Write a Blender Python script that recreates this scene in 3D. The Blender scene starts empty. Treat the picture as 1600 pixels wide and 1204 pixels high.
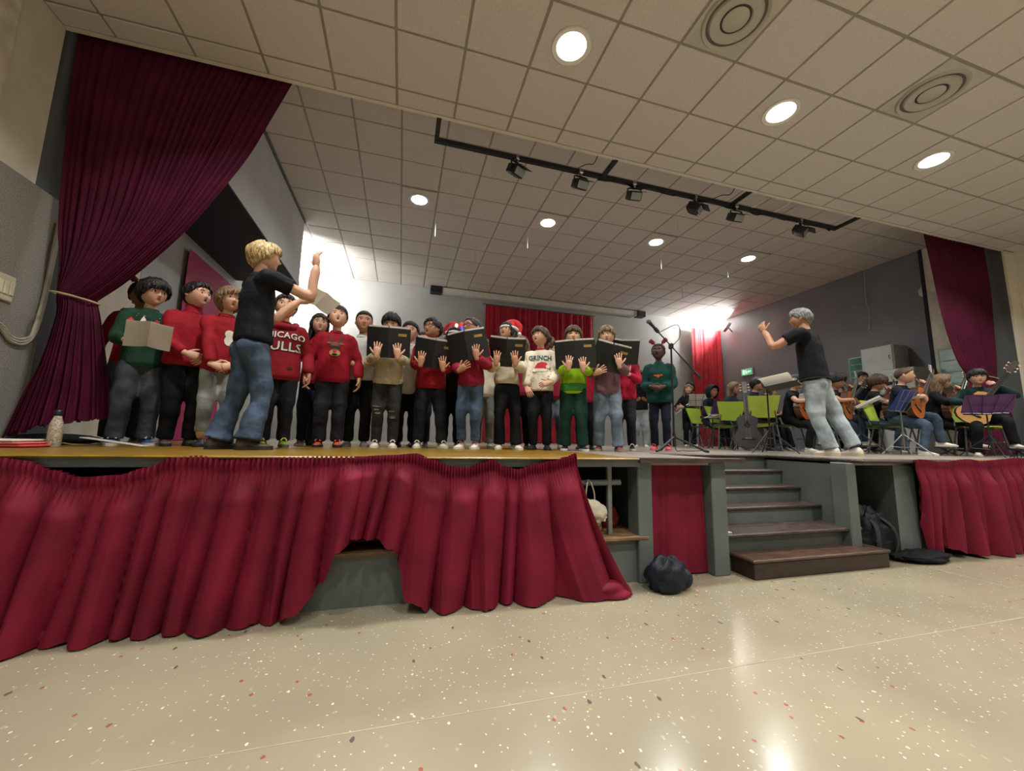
import bpy, bmesh, math, random
import numpy as np
from mathutils import Vector, Matrix, Euler
from mathutils.bvhtree import BVHTree
random.seed(5); np.random.seed(5)
C = bpy.context.scene.collection
SC = bpy.context.scene
PI = math.pi
# ------------------------------------------------------------------ camera
YAW, PITCH, ROLL, FPX = .2740, .1336, .0203, 608.27
_f = Vector((math.sin(YAW)*math.cos(PITCH), math.cos(YAW)*math.cos(PITCH), math.sin(PITCH)))
_r = Vector((math.cos(YAW), -math.sin(YAW), 0)); _u = _r.cross(_f)
_R = math.cos(ROLL)*_r+math.sin(ROLL)*_u; _U = -math.sin(ROLL)*_r+math.cos(ROLL)*_u
cam = bpy.data.cameras.new('camera'); camo = bpy.data.objects.new('camera', cam); C.objects.link(camo)
cam.sensor_fit = 'HORIZONTAL'; cam.sensor_width = 36; cam.lens = FPX/1600*36; cam.clip_start = .05
camo.matrix_world = Matrix(((_R.x,_U.x,-_f.x,0),(_R.y,_U.y,-_f.y,0),(_R.z,_U.z,-_f.z,1.0),(0,0,0,1)))
SC.camera = camo
# ------------------------------------------------------------------ world, exposure
SC.view_settings.view_transform = 'Standard'; SC.view_settings.look = 'None'
SC.view_settings.gamma = 1; SC.view_settings.use_curve_mapping = False
SC.view_settings.exposure = 0.0
w = bpy.data.worlds.new('world'); SC.world = w; w.use_nodes = True
w.node_tree.nodes['Background'].inputs[0].default_value = (.5,.48,.45,1)
w.node_tree.nodes['Background'].inputs[1].default_value = .05
HALL_W, STAGE_W, FLOOD_W = 46, 38, 150
HALLC, STAGEC = (1,.975,.93), (.95,1,.97)
DECK, FL, CEIL_H, CEIL_S = .87, 0.0, 4.458, 4.988
def area(loc, size, watt, col, rot=(0,0,0), shape='DISK', spread=PI):
    l = bpy.data.lights.new('lamp', 'AREA'); l.shape = shape; l.size = size; l.energy = watt; l.color = col; l.spread = spread
    o = bpy.data.objects.new('lamp', l); o.location = loc; o.rotation_euler = rot; C.objects.link(o); o['kind'] = 'helper'; return o
HALL_L = [(1.27+2.4*i, 2.79-2.4*j) for i in range(-1,4) for j in range(0,4)]
STAGE_L = [(.085+2.34*i, 6.38) for i in range(4)]
for x,y in HALL_L: area((x,y,CEIL_H-.05), .26, HALL_W, HALLC, spread=2.15)
for x,y in STAGE_L: area((x,y,CEIL_S-.05), .28, STAGE_W, STAGEC, spread=2.5)
# the two wall floodlights at the back corners
FLOODS = [((-2.35,8.55,4.0), (-2.75,9.9,4.9)), ((9.78,9.7,4.62), (9.3,10.0,4.95))]
for p,t in FLOODS:
    d = Vector(t)-Vector(p)
    area(Vector(p)+d.normalized()*.09, .3, FLOOD_W, (1,.98,.95), d.to_track_quat('-Z','Y').to_euler(), 'SQUARE')
# ------------------------------------------------------------------ materials
def lin(h):
    h = h.lstrip('#'); v = [int(h[i:i+2],16)/255 for i in (0,2,4)]
    return tuple(c/12.92 if c <= .04045 else ((c+.055)/1.055)**2.4 for c in v)+(1,)
MATS = {}
def mat(name, col, rough=.7, metal=0., var=.12, vs=6., bump=0., bs=60., emit=0., col2=None, sheen=0., spec=.5, coat=0., stretch=None, bd=.01):
    if name in MATS: return MATS[name]
    m = bpy.data.materials.new(name); m.use_nodes = True; MATS[name] = m
    nt = m.node_tree; b = nt.nodes['Principled BSDF']; L = nt.links
    c = lin(col); b.inputs['Roughness'].default_value = rough; b.inputs['Metallic'].default_value = metal
    b.inputs['Specular IOR Level'].default_value = spec; b.inputs['Coat Weight'].default_value = coat
    b.inputs['Sheen Weight'].default_value = sheen
    tc = nt.nodes.new('ShaderNodeTexCoord'); src = tc.outputs['Object']
    if stretch:
        mp = nt.nodes.new('ShaderNodeMapping'); mp.inputs['Scale'].default_value = stretch; L.new(src, mp.inputs[0]); src = mp.outputs[0]
    n = nt.nodes.new('ShaderNodeTexNoise'); n.inputs['Scale'].default_value = vs; n.inputs['Detail'].default_value = 4; L.new(src, n.inputs['Vector'])
    r = nt.nodes.new('ShaderNodeValToRGB'); L.new(n.outputs['Fac'], r.inputs[0])
    d = lin(col2) if col2 else tuple(x*(1-var*1.6) for x in c[:3])+(1,)
    e = c if col2 else tuple(min(1,x*(1+var)) for x in c[:3])+(1,)
    r.color_ramp.elements[0].position = .35; r.color_ramp.elements[1].position = .65
    r.color_ramp.elements[0].color = d; r.color_ramp.elements[1].color = e
    L.new(r.outputs[0], b.inputs['Base Color'])
    if bump:
        n2 = nt.nodes.new('ShaderNodeTexNoise'); n2.inputs['Scale'].default_value = bs; n2.inputs['Detail'].default_value = 3; L.new(src, n2.inputs['Vector'])
        bp = nt.nodes.new('ShaderNodeBump'); bp.inputs['Strength'].default_value = bump; bp.inputs['Distance'].default_value = bd
        L.new(n2.outputs['Fac'], bp.inputs['Height']); L.new(bp.outputs[0], b.inputs['Normal'])
    if emit:
        b.inputs['Emission Color'].default_value = c; b.inputs['Emission Strength'].default_value = emit
    return m
# floor: beige terrazzo with chips and hairline joints
def floor_mat():
    m = bpy.data.materials.new('terrazzo'); m.use_nodes = True; nt = m.node_tree; N = nt.nodes; L = nt.links; b = N['Principled BSDF']
    tc = N.new('ShaderNodeTexCoord'); base = N.new('ShaderNodeTexNoise'); base.inputs['Scale'].default_value = 1.3; base.inputs['Detail'].default_value = 5
    L.new(tc.outputs['Object'], base.inputs['Vector'])
    r = N.new('ShaderNodeValToRGB'); L.new(base.outputs['Fac'], r.inputs[0]); r.color_ramp.elements[0].color = lin('#837b68'); r.color_ramp.elements[1].color = lin('#918973')
    r.color_ramp.elements[0].position = .3; r.color_ramp.elements[1].position = .7
    cur = r.outputs[0]
    wob = N.new('ShaderNodeTexNoise'); wob.inputs['Scale'].default_value = 60; L.new(tc.outputs['Object'], wob.inputs['Vector'])
    mixv = N.new('ShaderNodeVectorMath'); mixv.operation = 'MULTIPLY_ADD'; L.new(wob.outputs['Color'], mixv.inputs[0]); mixv.inputs[1].default_value = (.014,.014,0); L.new(tc.outputs['Object'], mixv.inputs[2])
    for sc, thr, rad, col, sx in ((17,.10,.075,'#cbc4b1',.8),(40,.14,.125,'#c2bba7',1.0),(15,.05,.10,'#8d5040',.75),(13,.05,.09,'#55504a',.5),(24,.12,.13,'#969080',.7)):
        mp = N.new('ShaderNodeMapping'); mp.inputs['Scale'].default_value = (1,sx,1); mp.inputs['Rotation'].default_value = (0,0,sc*.37); mp.inputs['Location'].default_value = (sc*1.7,sc*.9,0)
        L.new(mixv.outputs[0], mp.inputs[0])
        v = N.new('ShaderNodeTexVoronoi'); v.voronoi_dimensions = '2D'; v.inputs['Scale'].default_value = sc; L.new(mp.outputs[0], v.inputs['Vector'])
        a = N.new('ShaderNodeMath'); a.operation = 'LESS_THAN'; a.inputs[1].default_value = rad; L.new(v.outputs['Distance'], a.inputs[0])
        s = N.new('ShaderNodeSeparateColor'); L.new(v.outputs['Color'], s.inputs[0])
        q = N.new('ShaderNodeMath'); q.operation = 'LESS_THAN'; q.inputs[1].default_value = thr; L.new(s.outputs[0], q.inputs[0])
        k = N.new('ShaderNodeMath'); k.operation = 'MULTIPLY'; L.new(a.outputs[0], k.inputs[0]); L.new(q.outputs[0], k.inputs[1])
        mx = N.new('ShaderNodeMix'); mx.data_type = 'RGBA'; L.new(k.outputs[0], mx.inputs['Factor']); L.new(cur, mx.inputs['A']); mx.inputs['B'].default_value = lin(col); cur = mx.outputs['Result']
    L.new(cur, b.inputs['Base Color'])
    sm = N.new('ShaderNodeTexNoise'); sm.inputs['Scale'].default_value = 2.2; sm.inputs['Detail'].default_value = 6; L.new(tc.outputs['Object'], sm.inputs['Vector'])
    rr = N.new('ShaderNodeMapRange'); rr.inputs['To Min'].default_value = .1; rr.inputs['To Max'].default_value = .26; L.new(sm.outputs['Fac'], rr.inputs['Value']); L.new(rr.outputs[0], b.inputs['Roughness'])
    b.inputs['Specular IOR Level'].default_value = .5
    return m
# ------------------------------------------------------------------ mesh builder
class MB:
    def __init__(s): s.v = []; s.f = []; s.m = []
    def add(s, vs, fs, mi=0):
        o = len(s.v); s.v += [tuple(p) for p in vs]; s.f += [tuple(i+o for i in f) for f in fs]; s.m += [mi]*len(fs)
    def box(s, a, b, mi=0, R=None, c=None):
        P = [(x,y,z) for x in (a[0],b[0]) for y in (a[1],b[1]) for z in (a[2],b[2])]
        if R is not None: P = [tuple(R@Vector(p)+(Vector(c) if c else Vector())) for p in P]
        s.add(P, [(0,1,3,2),(4,6,7,5),(0,4,5,1),(2,3,7,6),(0,2,6,4),(1,5,7,3)], mi)
    def bbox(s, a, b, bev=.01, mi=0, R=None, c=None):
        a = Vector(a); b = Vector(b); bev = min(bev, .45*min(b-a)); P = []; ix = {}
        cs = [(x,y,z) for x in (0,1) for y in (0,1) for z in (0,1)]
        for q in cs:
            for ax in range(3):
                p = [ (a[i]+(0 if i == ax else bev)) if q[i] == 0 else (b[i]-(0 if i == ax else bev)) for i in range(3)]
                ix[q,ax] = len(P); P.append(tuple(p))
        F = []
        for ax in range(3):
            o = [i for i in range(3) if i != ax]
            for sd in (0,1):
                l = []
                for (i,j) in ((0,0),(1,0),(1,1),(0,1)):
                    q = [0,0,0]; q[ax] = sd; q[o[0]] = i; q[o[1]] = j; l.append(ix[tuple(q),ax])
                F.append(tuple(l if (sd == 1) == (ax != 1) else l[::-1]))
        for ax in range(3):
            o = [i for i in range(3) if i != ax]
            for i in (0,1):
                for j in (0,1):
                    q0 = [0,0,0]; q0[o[0]] = i; q0[o[1]] = j; q1 = list(q0); q1[ax] = 1; q0 = tuple(q0); q1 = tuple(q1)
                    F.append((ix[q0,o[0]],ix[q0,o[1]],ix[q1,o[1]],ix[q1,o[0]]))
        for q in cs: F.append((ix[q,0],ix[q,1],ix[q,2]))
        if R is not None: P = [tuple(R@Vector(p)+(Vector(c) if c else Vector())) for p in P]
        s.add(P, F, mi)
    def tube(s, pts, rads, seg=8, hint=(1,0,0), mi=0, cap=True, round_cap=False):
        pts = [Vector(p) for p in pts]; n = len(pts)
        rads = [(r,r) if not isinstance(r,(tuple,list)) else r for r in (rads if isinstance(rads,(list,tuple)) and len(rads) == n else [rads]*n)]
        hint = Vector(hint); T = []
        for i in range(n):
            t = pts[min(i+1,n-1)]-pts[max(i-1,0)]; T.append(t.normalized() if t.length > 1e-9 else Vector((0,0,1)))
        if round_cap:
            a, ra, ta = pts[0], rads[0], T[0]; b, rb, tb = pts[-1], rads[-1], T[-1]
            pts = [a-ta*.55*ra[1], a-ta*.35*ra[1]]+pts+[b+tb*.35*rb[1], b+tb*.55*rb[1]]
            rads = [(ra[0]*.35,ra[1]*.35),(ra[0]*.78,ra[1]*.78)]+list(rads)+[(rb[0]*.78,rb[1]*.78),(rb[0]*.35,rb[1]*.35)]
            T = [ta,ta]+T+[tb,tb]; n += 4
        V = []; F = []
        for i in range(n):
            t = T[i]; h = hint-t*hint.dot(t)
            if h.length < 1e-3: h = t.orthogonal()
            a = h.normalized(); b = t.cross(a); hint = a if i else hint
            for k in range(seg):
                q = 2*PI*k/seg; V.append(pts[i]+a*math.cos(q)*rads[i][0]+b*math.sin(q)*rads[i][1])
        for i in range(n-1):
            for k in range(seg): F.append((i*seg+k, i*seg+(k+1)%seg, (i+1)*seg+(k+1)%seg, (i+1)*seg+k))
        if cap: F.append(tuple(range(seg))[::-1]); F.append(tuple((n-1)*seg+k for k in range(seg)))
        s.add(V, F, mi)
    def lathe(s, prof, seg=24, c=(0,0,0), mi=0, R=None):
        V = []; F = []; n = len(prof)
        for r,z in prof:
            for k in range(seg):
                p = Vector((r*math.cos(2*PI*k/seg), r*math.sin(2*PI*k/seg), z))
                if R is not None: p = R@p
                V.append(p+Vector(c))
        for i in range(n-1):
            for k in range(seg): F.append((i*seg+k, i*seg+(k+1)%seg, (i+1)*seg+(k+1)%seg, (i+1)*seg+k))
        if prof[0][0] > 1e-6: F.append(tuple(range(seg))[::-1])
        if prof[-1][0] > 1e-6: F.append(tuple((n-1)*seg+k for k in range(seg)))
        s.add(V, F, mi)
    def ell(s, c, r, nu=12, nv=8, mi=0, R=None):
        V = []; F = []
        for j in range(nv+1):
            a = PI*j/nv
            for k in range(nu):
                p = Vector((r[0]*math.sin(a)*math.cos(2*PI*k/nu), r[1]*math.sin(a)*math.sin(2*PI*k/nu), -r[2]*math.cos(a)))
                V.append((R@p if R is not None else p)+Vector(c))
        for j in range(nv):
            for k in range(nu): F.append((j*nu+k, j*nu+(k+1)%nu, (j+1)*nu+(k+1)%nu, (j+1)*nu+k))
        s.add(V, F, mi)
    def prism(s, outline, a, b, axis=2, mi=0):
        n = len(outline); V = []
        for t in (a,b):
            for p in outline:
                q = list(p); q.insert(axis, t); V.append(tuple(q))
        F = [tuple(range(n))[::-1], tuple(range(n,2*n))]+[(i,(i+1)%n,n+(i+1)%n,n+i) for i in range(n)]
        s.add(V, F, mi)
    def grid(s, P, mi=0, closed_u=False):
        nv = len(P); nu = len(P[0]); V = [p for r in P for p in r]; F = []
        for j in range(nv-1):
            for i in range(nu if closed_u else nu-1):
                F.append((j*nu+i, j*nu+(i+1)%nu, (j+1)*nu+(i+1)%nu, (j+1)*nu+i))
        s.add(V, F, mi)
    def mesh(s, name, mats, smooth=False):
        me = bpy.data.meshes.new(name); me.from_pydata(s.v, [], s.f)
        for m in (mats if isinstance(mats,(list,tuple)) else [mats]): me.materials.append(m)
        if any(s.m): me.polygons.foreach_set('material_index', s.m)
        bm = bmesh.new(); bm.from_mesh(me); bmesh.ops.remove_doubles(bm, verts=bm.verts, dist=1e-6); bmesh.ops.recalc_face_normals(bm, faces=bm.faces); bm.to_mesh(me); bm.free()
        if smooth:
            me.polygons.foreach_set('use_smooth', [True]*len(me.polygons))
            me.set_sharp_from_angle(angle=math.radians(smooth if smooth > 1 else 50))
        me.update(); return me
    def build(s, name, mats, parent=None, smooth=False, **kw):
        return link(name, s.mesh(name, mats, smooth), parent, **kw)
def link(name, me, parent=None, loc=None, rot=None, **kw):
    o = bpy.data.objects.new(name, me); C.objects.link(o)
    if parent: o.parent = parent
    if loc is not None: o.location = loc
    if rot is not None: o.rotation_euler = rot
    for k,v in kw.items(): o[k] = v
    return o
def empty(name, label, cat, loc=(0,0,0), rot=(0,0,0), group=None):
    o = bpy.data.objects.new(name, None); C.objects.link(o); o.location = loc; o.rotation_euler = rot; o.empty_display_size = .1
    return tag(o, label, cat, group)
def tag(o, label, cat, group=None):
    o['label'] = label; o['category'] = cat
    if group: o['group'] = group
    return o
def clone(root, loc, rot, label, group=None):
    r = root.copy(); C.objects.link(r); r.location = loc; r.rotation_euler = rot; r['label'] = label
    if group: r['group'] = group
    for ch in list(root.children):
        c = ch.copy(); C.objects.link(c); c.parent = r
        for g in list(ch.children):
            d = g.copy(); C.objects.link(d); d.parent = c
    return r
def crom(pts, n=6):
    P = [np.array(p, float) for p in pts]; P = [2*P[0]-P[1]]+P+[2*P[-1]-P[-2]]; out = []
    for i in range(1,len(P)-2):
        for k in range(n):
            t = k/n; a,b,c,d = P[i-1:i+3]
            out.append(.5*((2*b)+(-a+c)*t+(2*a-5*b+4*c-d)*t*t+(-a+3*b-3*c+d)*t**3))
    out.append(P[-2]); return out
def ip(x, pts):
    return float(np.interp(x, [p[0] for p in pts], [p[1] for p in pts]))
def sip(x, pts):
    # smooth (cosine) interpolation of control points
    xs = [p[0] for p in pts]
    if x <= xs[0]: return pts[0][1]
    if x >= xs[-1]: return pts[-1][1]
    i = max(k for k in range(len(xs)) if xs[k] <= x); t = (x-xs[i])/(xs[i+1]-xs[i]); t = t*t*(3-2*t)
    return pts[i][1]*(1-t)+pts[i+1][1]*t
# ================================================================== SETTING
cream = mat('cream_paint','#d6cebe',.8,var=.03); carpetw = mat('grey_felt','#8a8780',.95,var=.22,vs=120,bump=.3,bs=200)
greyw = mat('grey_paint','#acadaa',.75,var=.04,vs=2); dgrey = mat('dark_grey_paint','#4d5051',.75,var=.06,vs=2); midgrey = mat('right_wall_grey','#74767a',.75,var=.04,vs=2)
black = mat('black_paint','#191a20',.8); tilem = mat('ceiling_tile','#cbc4bc',.9,var=.03,vs=40,bump=.15,bs=90); tbar = mat('ceiling_grid','#938b83',.7,var=.05)
stile = mat('stage_tile','#c9c2bc',.9,var=.03,vs=40,bump=.15,bs=90); sbar = mat('stage_ceiling_grid','#97908b',.6,var=.05)
gpaint = mat('grey_green_paint','#585f5c',.55,var=.08,vs=5); wood = mat('dark_brown_wood','#40342f',.35,var=.35,vs=9,stretch=(1,8,8),bump=.1,bs=30)
ledgew = mat('worn_ledge_wood','#7d5f3f',.5,var=.35,vs=9,stretch=(1,8,8)); ylw = mat('yellow_floorboards','#7f611a',.32,var=.25,vs=7,stretch=(1,10,10))
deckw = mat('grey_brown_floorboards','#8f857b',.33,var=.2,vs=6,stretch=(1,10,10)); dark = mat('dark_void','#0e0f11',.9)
X0, X1, YB = -3.01, 10.35, 10.4
def S(name, mb, m, parent=None, smooth=False, **kw):
    o = mb.build(name, m, parent, smooth, **kw)
    if parent is None: o['kind'] = 'structure'
    return o
def sbox(name, a, b, m, parent=None):
    q = MB(); q.box(a, b); return S(name, q, m, parent)
fl = sbox('floor', (X0-.2,-6,-.1), (X1+.2,YB+.1,0), floor_mat())
jm = mat('joint_line','#8f8976',.6)
for a in ((2.0,-2,2.02,1.9),): pass
for x in (4.3,7.6):
    q = MB(); q.box((x,-6,-.02),(x+.006,2.5,.0006)); S('joint', q, jm, fl)
q = MB(); q.box((X0,1.55,-.02),(X1,1.556,.0006)); S('joint', q, jm, fl)
# hall ceiling
hc = sbox('ceiling', (X0,-6,CEIL_H+.03), (X1,3.9,CEIL_H+.14), cream)
q = MB(); q.box((X0,-6,CEIL_H),(X1,-.51,CEIL_H+.03)); S('ceiling_panel', q, tilem, hc)
def ceiling_tiles(par, xl, yl, z, m, mb_, skip, gap=.023, inside=lambda x,y: True):
    cache = {}
    for i in range(len(xl)-1):
        for j in range(len(yl)-1):
            wx, wy = round(xl[i+1]-xl[i],3), round(yl[j+1]-yl[j],3); cx, cy = (xl[i]+xl[i+1])/2, (yl[j]+yl[j+1])/2
            if wx < .06 or wy < .05 or not inside(cx,cy) or any(abs(cx-a) < .3 and abs(cy-b) < .3 for a,b in skip): continue
            k = (wx,wy)
            if k not in cache:
                q = MB(); q.bbox((-wx/2+gap/2,-wy/2+gap/2,0),(wx/2-gap/2,wy/2-gap/2,.016),.004); cache[k] = q.mesh('ceiling_tile', m)
            link('ceiling_tile', cache[k], par, loc=(cx,cy,z+random.uniform(0,.0015)), rot=(random.uniform(-.002,.002),random.uniform(-.002,.002),0))
    q = MB()
    for x in xl: q.box((x-gap/2-.003,yl[0],z+.008),(x+gap/2+.003,yl[-1],z+.03))
    for y in yl: q.box((xl[0],y-gap/2-.003,z+.0085),(xl[-1],y+gap/2+.003,z+.0305))
    q.build('ceiling_grid', mb_, par)
XL = [X0]+[-2.6312+.6*i for i in range(22)]+[X1]; YL = [-.51+.6*j for j in range(8)]+[3.9]
VENTS = [(.069+2.4*k, 2.19) for k in range(0,5)]
HV = [(x,y) for x,y in HALL_L if y > -.4]+VENTS
ceiling_tiles(hc, XL, YL, CEIL_H, tilem, tbar, HV)
sbox('fascia', (X0,3.9,CEIL_H), (X1,3.94,5.15), cream)
# stage ceiling
sc_ = sbox('ceiling', (X0,3.94,CEIL_S+.03), (10.2,YB,CEIL_S+.15), cream)
XS = [X0]+[-.7925+.585*k for k in range(-3,19)]+[10.07]; YS = [3.94]+[5.459+.6*m for m in range(-2,9)]
ceiling_tiles(sc_, XS, YS+[YB], CEIL_S, stile, sbar, STAGE_L, .024, lambda x,y: x > -2.1 or y > 7.7)
# walls
wl = sbox('wall_left', (X0-.2,-6,0), (X0,3.93,CEIL_H+.1), cream)
sbox('carpet_panel', (X0,-6,0), (X0+.06,4.12,2.95), carpetw, wl); sbox('pilaster', (X0,3.0,2.95), (X0+.03,3.52,CEIL_H), mat('pale_cream_paint','#d6cebd',.8), wl)
wls = sbox('wall_left_stage', (X0-.2,3.93,0), (X0,YB,5.1), dgrey)
sbox('pale_wall_section', (X0,4.5,.87), (X0+.012,5.32,3.69), cream, wls); sbox('grey_wall_section', (X0,5.32,.87), (X0+.016,YB,4.98), greyw, wls)
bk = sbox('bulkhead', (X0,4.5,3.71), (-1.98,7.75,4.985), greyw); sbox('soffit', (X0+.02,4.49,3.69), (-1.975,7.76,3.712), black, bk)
sbox('trim_1', (-1.98,4.5,4.955), (-1.955,7.75,4.985), mat('dark_trim','#55585a',.6))
wb = sbox('wall_back', (X0-.2,YB,0), (10.3,YB+.2,5.1), greyw)
wr = sbox('wall_right_stage', (10.07,3.93,0), (10.3,YB,5.1), midgrey)
sbox('dark_wall_section', (10.055,3.93,.87), (10.07,4.45,4.98), dgrey, wr)
sbox('pilaster', (10.03,4.5,.87), (10.07,4.97,4.98), mat('pale_cream_paint','#d6cebd',.8), wr); sbox('dark_edge_strip', (10.02,4.97,.87), (10.07,5.03,4.985), black, wr)
wrh = sbox('wall_right', (X1,-6,0), (X1+.2,3.93,CEIL_H+.1), cream); sbox('carpet_panel', (X1-.05,-6,0), (X1,3.93,2.74), carpetw, wrh); sbox('wall_return', (10.07,3.9,0), (X1,3.94,CEIL_H+.1), cream, wrh)
sbox('wall_front', (X0-.2,-6.2,0), (X1+.2,-6,CEIL_H+.1), cream)
# ------------------------------------------------------------------ stage
deck = sbox('stage_deck', (X0,2.56,DECK-.05), (2.45,YB,DECK), deckw)
sbox('deck_section', (3.88,2.56,DECK-.05), (X1,YB,DECK), deckw, deck); sbox('deck_section', (2.45,3.45,DECK-.05), (3.88,YB,DECK), deckw, deck)
# yellow boards run along the front left
y = 2.55; n = 0
while y < 6.0:
    sbox('floorboard', (X0,y+.002,DECK), (1.68-.0*n,y+.138,DECK+.003), ylw, deck); y += .14; n += 1
y = 2.62
while y < 7:
    sbox('floorboard', (1.69,y+.002,DECK), (2.44,y+.158,DECK+.002), deckw, deck) if y < 3.4 else sbox('floorboard', (1.69,y+.002,DECK), (10.05,y+.158,DECK+.002), deckw, deck)
    if y < 3.4: sbox('floorboard', (3.9,y+.002,DECK), (10.05,y+.158,DECK+.002), deckw, deck)
    y += .16
def nosing(x0, x1, m, h=.035, y=2.47, name='nosing'):
    q = MB(); q.bbox((x0,y,DECK-h),(x1,y+.1,DECK+.004),.012); return q.build(name, m, deck)
nosing(X0,1.66,ylw,.012); nosing(5.1,10.05,ylw,.014)
q = MB(); q.prism([(1.66,2.47),(2.5,2.47),(2.62,2.49),(2.66,2.53),(2.62,2.57),(2.45,2.58),(1.66,2.58)],DECK-.03,DECK+.004); q.build('nosing', wood, deck)
nosing(3.86,5.1,wood,.03)
q = MB(); q.bbox((3.86,2.55,DECK-.03),(3.95,3.45,DECK+.005),.01); q.build('nosing', wood, deck)
q = MB(); q.bbox((2.45,3.40,DECK-.03),(3.9,3.5,DECK+.005),.01); q.build('nosing', wood, deck)
sbox('fascia_board', (X0,2.50,DECK-.058), (1.68,2.56,DECK-.012), gpaint, deck)
st = sbox('stage_front', (X0,2.58,0), (1.78,2.66,.29), gpaint)
q = MB(); q.bbox((X0,2.535,.29),(1.77,2.95,.325),.01); q.build('ledge', ledgew, st)
for x0,x1,yy in ((1.68,1.80,2.54),(2.33,2.47,2.54),(3.77,3.88,2.54)): 
    q = MB(); q.bbox((x0,yy,0),(x1,yy+.14,DECK-.03),.006); q.build('post', gpaint, st)
q = MB(); q.prism([(4.38,2.56),(4.60,2.53),(4.60,3.3),(4.55,3.3)],0,DECK-.05); q.build('post', gpaint, st)
q = MB(); q.bbox((1.80,2.6,.0),(1.83,3.4,DECK-.05),.005); q.build('side_panel', gpaint, st)
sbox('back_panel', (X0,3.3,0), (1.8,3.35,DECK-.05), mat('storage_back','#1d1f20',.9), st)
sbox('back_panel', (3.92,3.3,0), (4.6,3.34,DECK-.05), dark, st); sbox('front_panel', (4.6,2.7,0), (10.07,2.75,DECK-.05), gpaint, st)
q = MB(); q.bbox((3.98,2.95,0),(4.36,3.0,.72),.006); q.build('board', mat('dark_grey_board','#33383a',.5), st)
for x in (-1.9,-.75,.45): 
    q = MB(); q.bbox((x,2.62,.325),(x+.05,2.68,DECK-.06),.004); q.build('post', gpaint, st)
q = MB(); q.tube([(.9,2.62,.69),(1.58,2.62,.69)],.021,10); q.build('rail', mat('grey_metal_rail','#6b6f68',.45,var=.1), st, 40)
q = MB(); q.bbox((1.47,2.60,.325),(1.505,2.63,DECK-.05),.004); q.build('upright', mat('grey_metal_rail','#6b6f68',.45), st)
# stairs
sr = sbox('stage_stairs', (2.47,2.63,0), (3.88,2.66,.27), gpaint)
for k,(z,y0,y1) in enumerate(((.29,2.585,2.9),(.435,2.86,3.10),(.58,3.05,3.28),(.725,3.235,3.44))):
    q = MB(); q.bbox((2.46,y0,z-.03),(3.89 if k else 3.86,y1,z),.008)
    if k == 0: q.bbox((2.44,2.56,z-.03),(3.93,2.60,z),.008)
    q.build('tread', wood, sr)
    if k < 3: sbox('riser', (2.47,y1-.02,z), (3.88,y1,z+.116), gpaint, sr)
sbox('riser', (2.47,3.44,.725), (3.88,3.46,.84), gpaint, sr)
sbox('side_wall', (3.88,2.6,0), (3.915,3.45,DECK-.03), gpaint, sr); sbox('side_wall', (2.44,2.6,0), (2.47,3.45,DECK-.03), gpaint, sr)
q = MB(); q.bbox((2.555,2.405,.0),(3.965,2.62,.118),.006); bx_ = q.build('wooden_step', mat('dark_step_wood','#2e1f1b',.4,var=.3,vs=9,stretch=(1,8,8)))
tag(bx_, 'dark brown wooden box step at the foot of the stage stairs', 'step')
q = MB(); q.bbox((2.545,2.395,.118),(3.975,2.625,.142),.006); q.build('tread', mat('step_top_wood','#4f3a30',.28,var=.3,vs=9,stretch=(1,8,8)), bx_)
# ================================================================== CURTAINS
velvet = mat('crimson_cloth','#6c1228',.7,var=.14,vs=4,bump=.12,bs=180,sheen=0,spec=.2); velvet2 = mat('wine_cloth','#4a0f28',.75,var=.16,vs=3,bump=.12,bs=150,sheen=0,spec=.15)
redcl = mat('red_cloth','#a01f30',.65,var=.15,vs=4,sheen=0,spec=.2); hemgold = mat('tie_cord','#b9a878',.6)
def fold(seed, n, lo, hi, sharp=1.):
    rs = np.random.RandomState(seed); f = rs.uniform(lo,hi,n); ph = rs.uniform(0,2*PI,n); a = rs.uniform(.5,1,n); wf = rs.uniform(.5,2,3); wp = rs.uniform(0,6,3)
    def F(s):
        s2 = s+.05*sum(np.sin(wf[k]*s*6+wp[k]) for k in range(3))/3
        y = sum(a[k]*(1.9*np.abs(np.sin(PI*f[k]*s2+ph[k]))**.75-1.1)*(1,.75,.5,.5,.4)[k] for k in range(n))/math.sqrt(n)
        return -np.tanh(sharp*y*1.1)
    return F
def ridges(seed, x0, x1, lo=.07, hi=.21):
    # round ridges of uneven width parted by narrow valleys: 0 in a valley, up to 1 on a ridge
    rs = np.random.RandomState(seed); e = [x0-.6]
    while e[-1] < x1+.6: e.append(e[-1]+rs.uniform(lo,hi))
    h = rs.uniform(.55,1,len(e)); sk = rs.uniform(.75,1.35,len(e))
    def F(s):
        i = int(np.searchsorted(e, s))-1; i = min(max(i,0),len(e)-2); w_ = e[i+1]-e[i]; t = min(max((s-e[i])/w_,0),1)
        return h[i]*min(1,w_/.16)*math.sin(PI*t**sk[i])**.62
    return F
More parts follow.
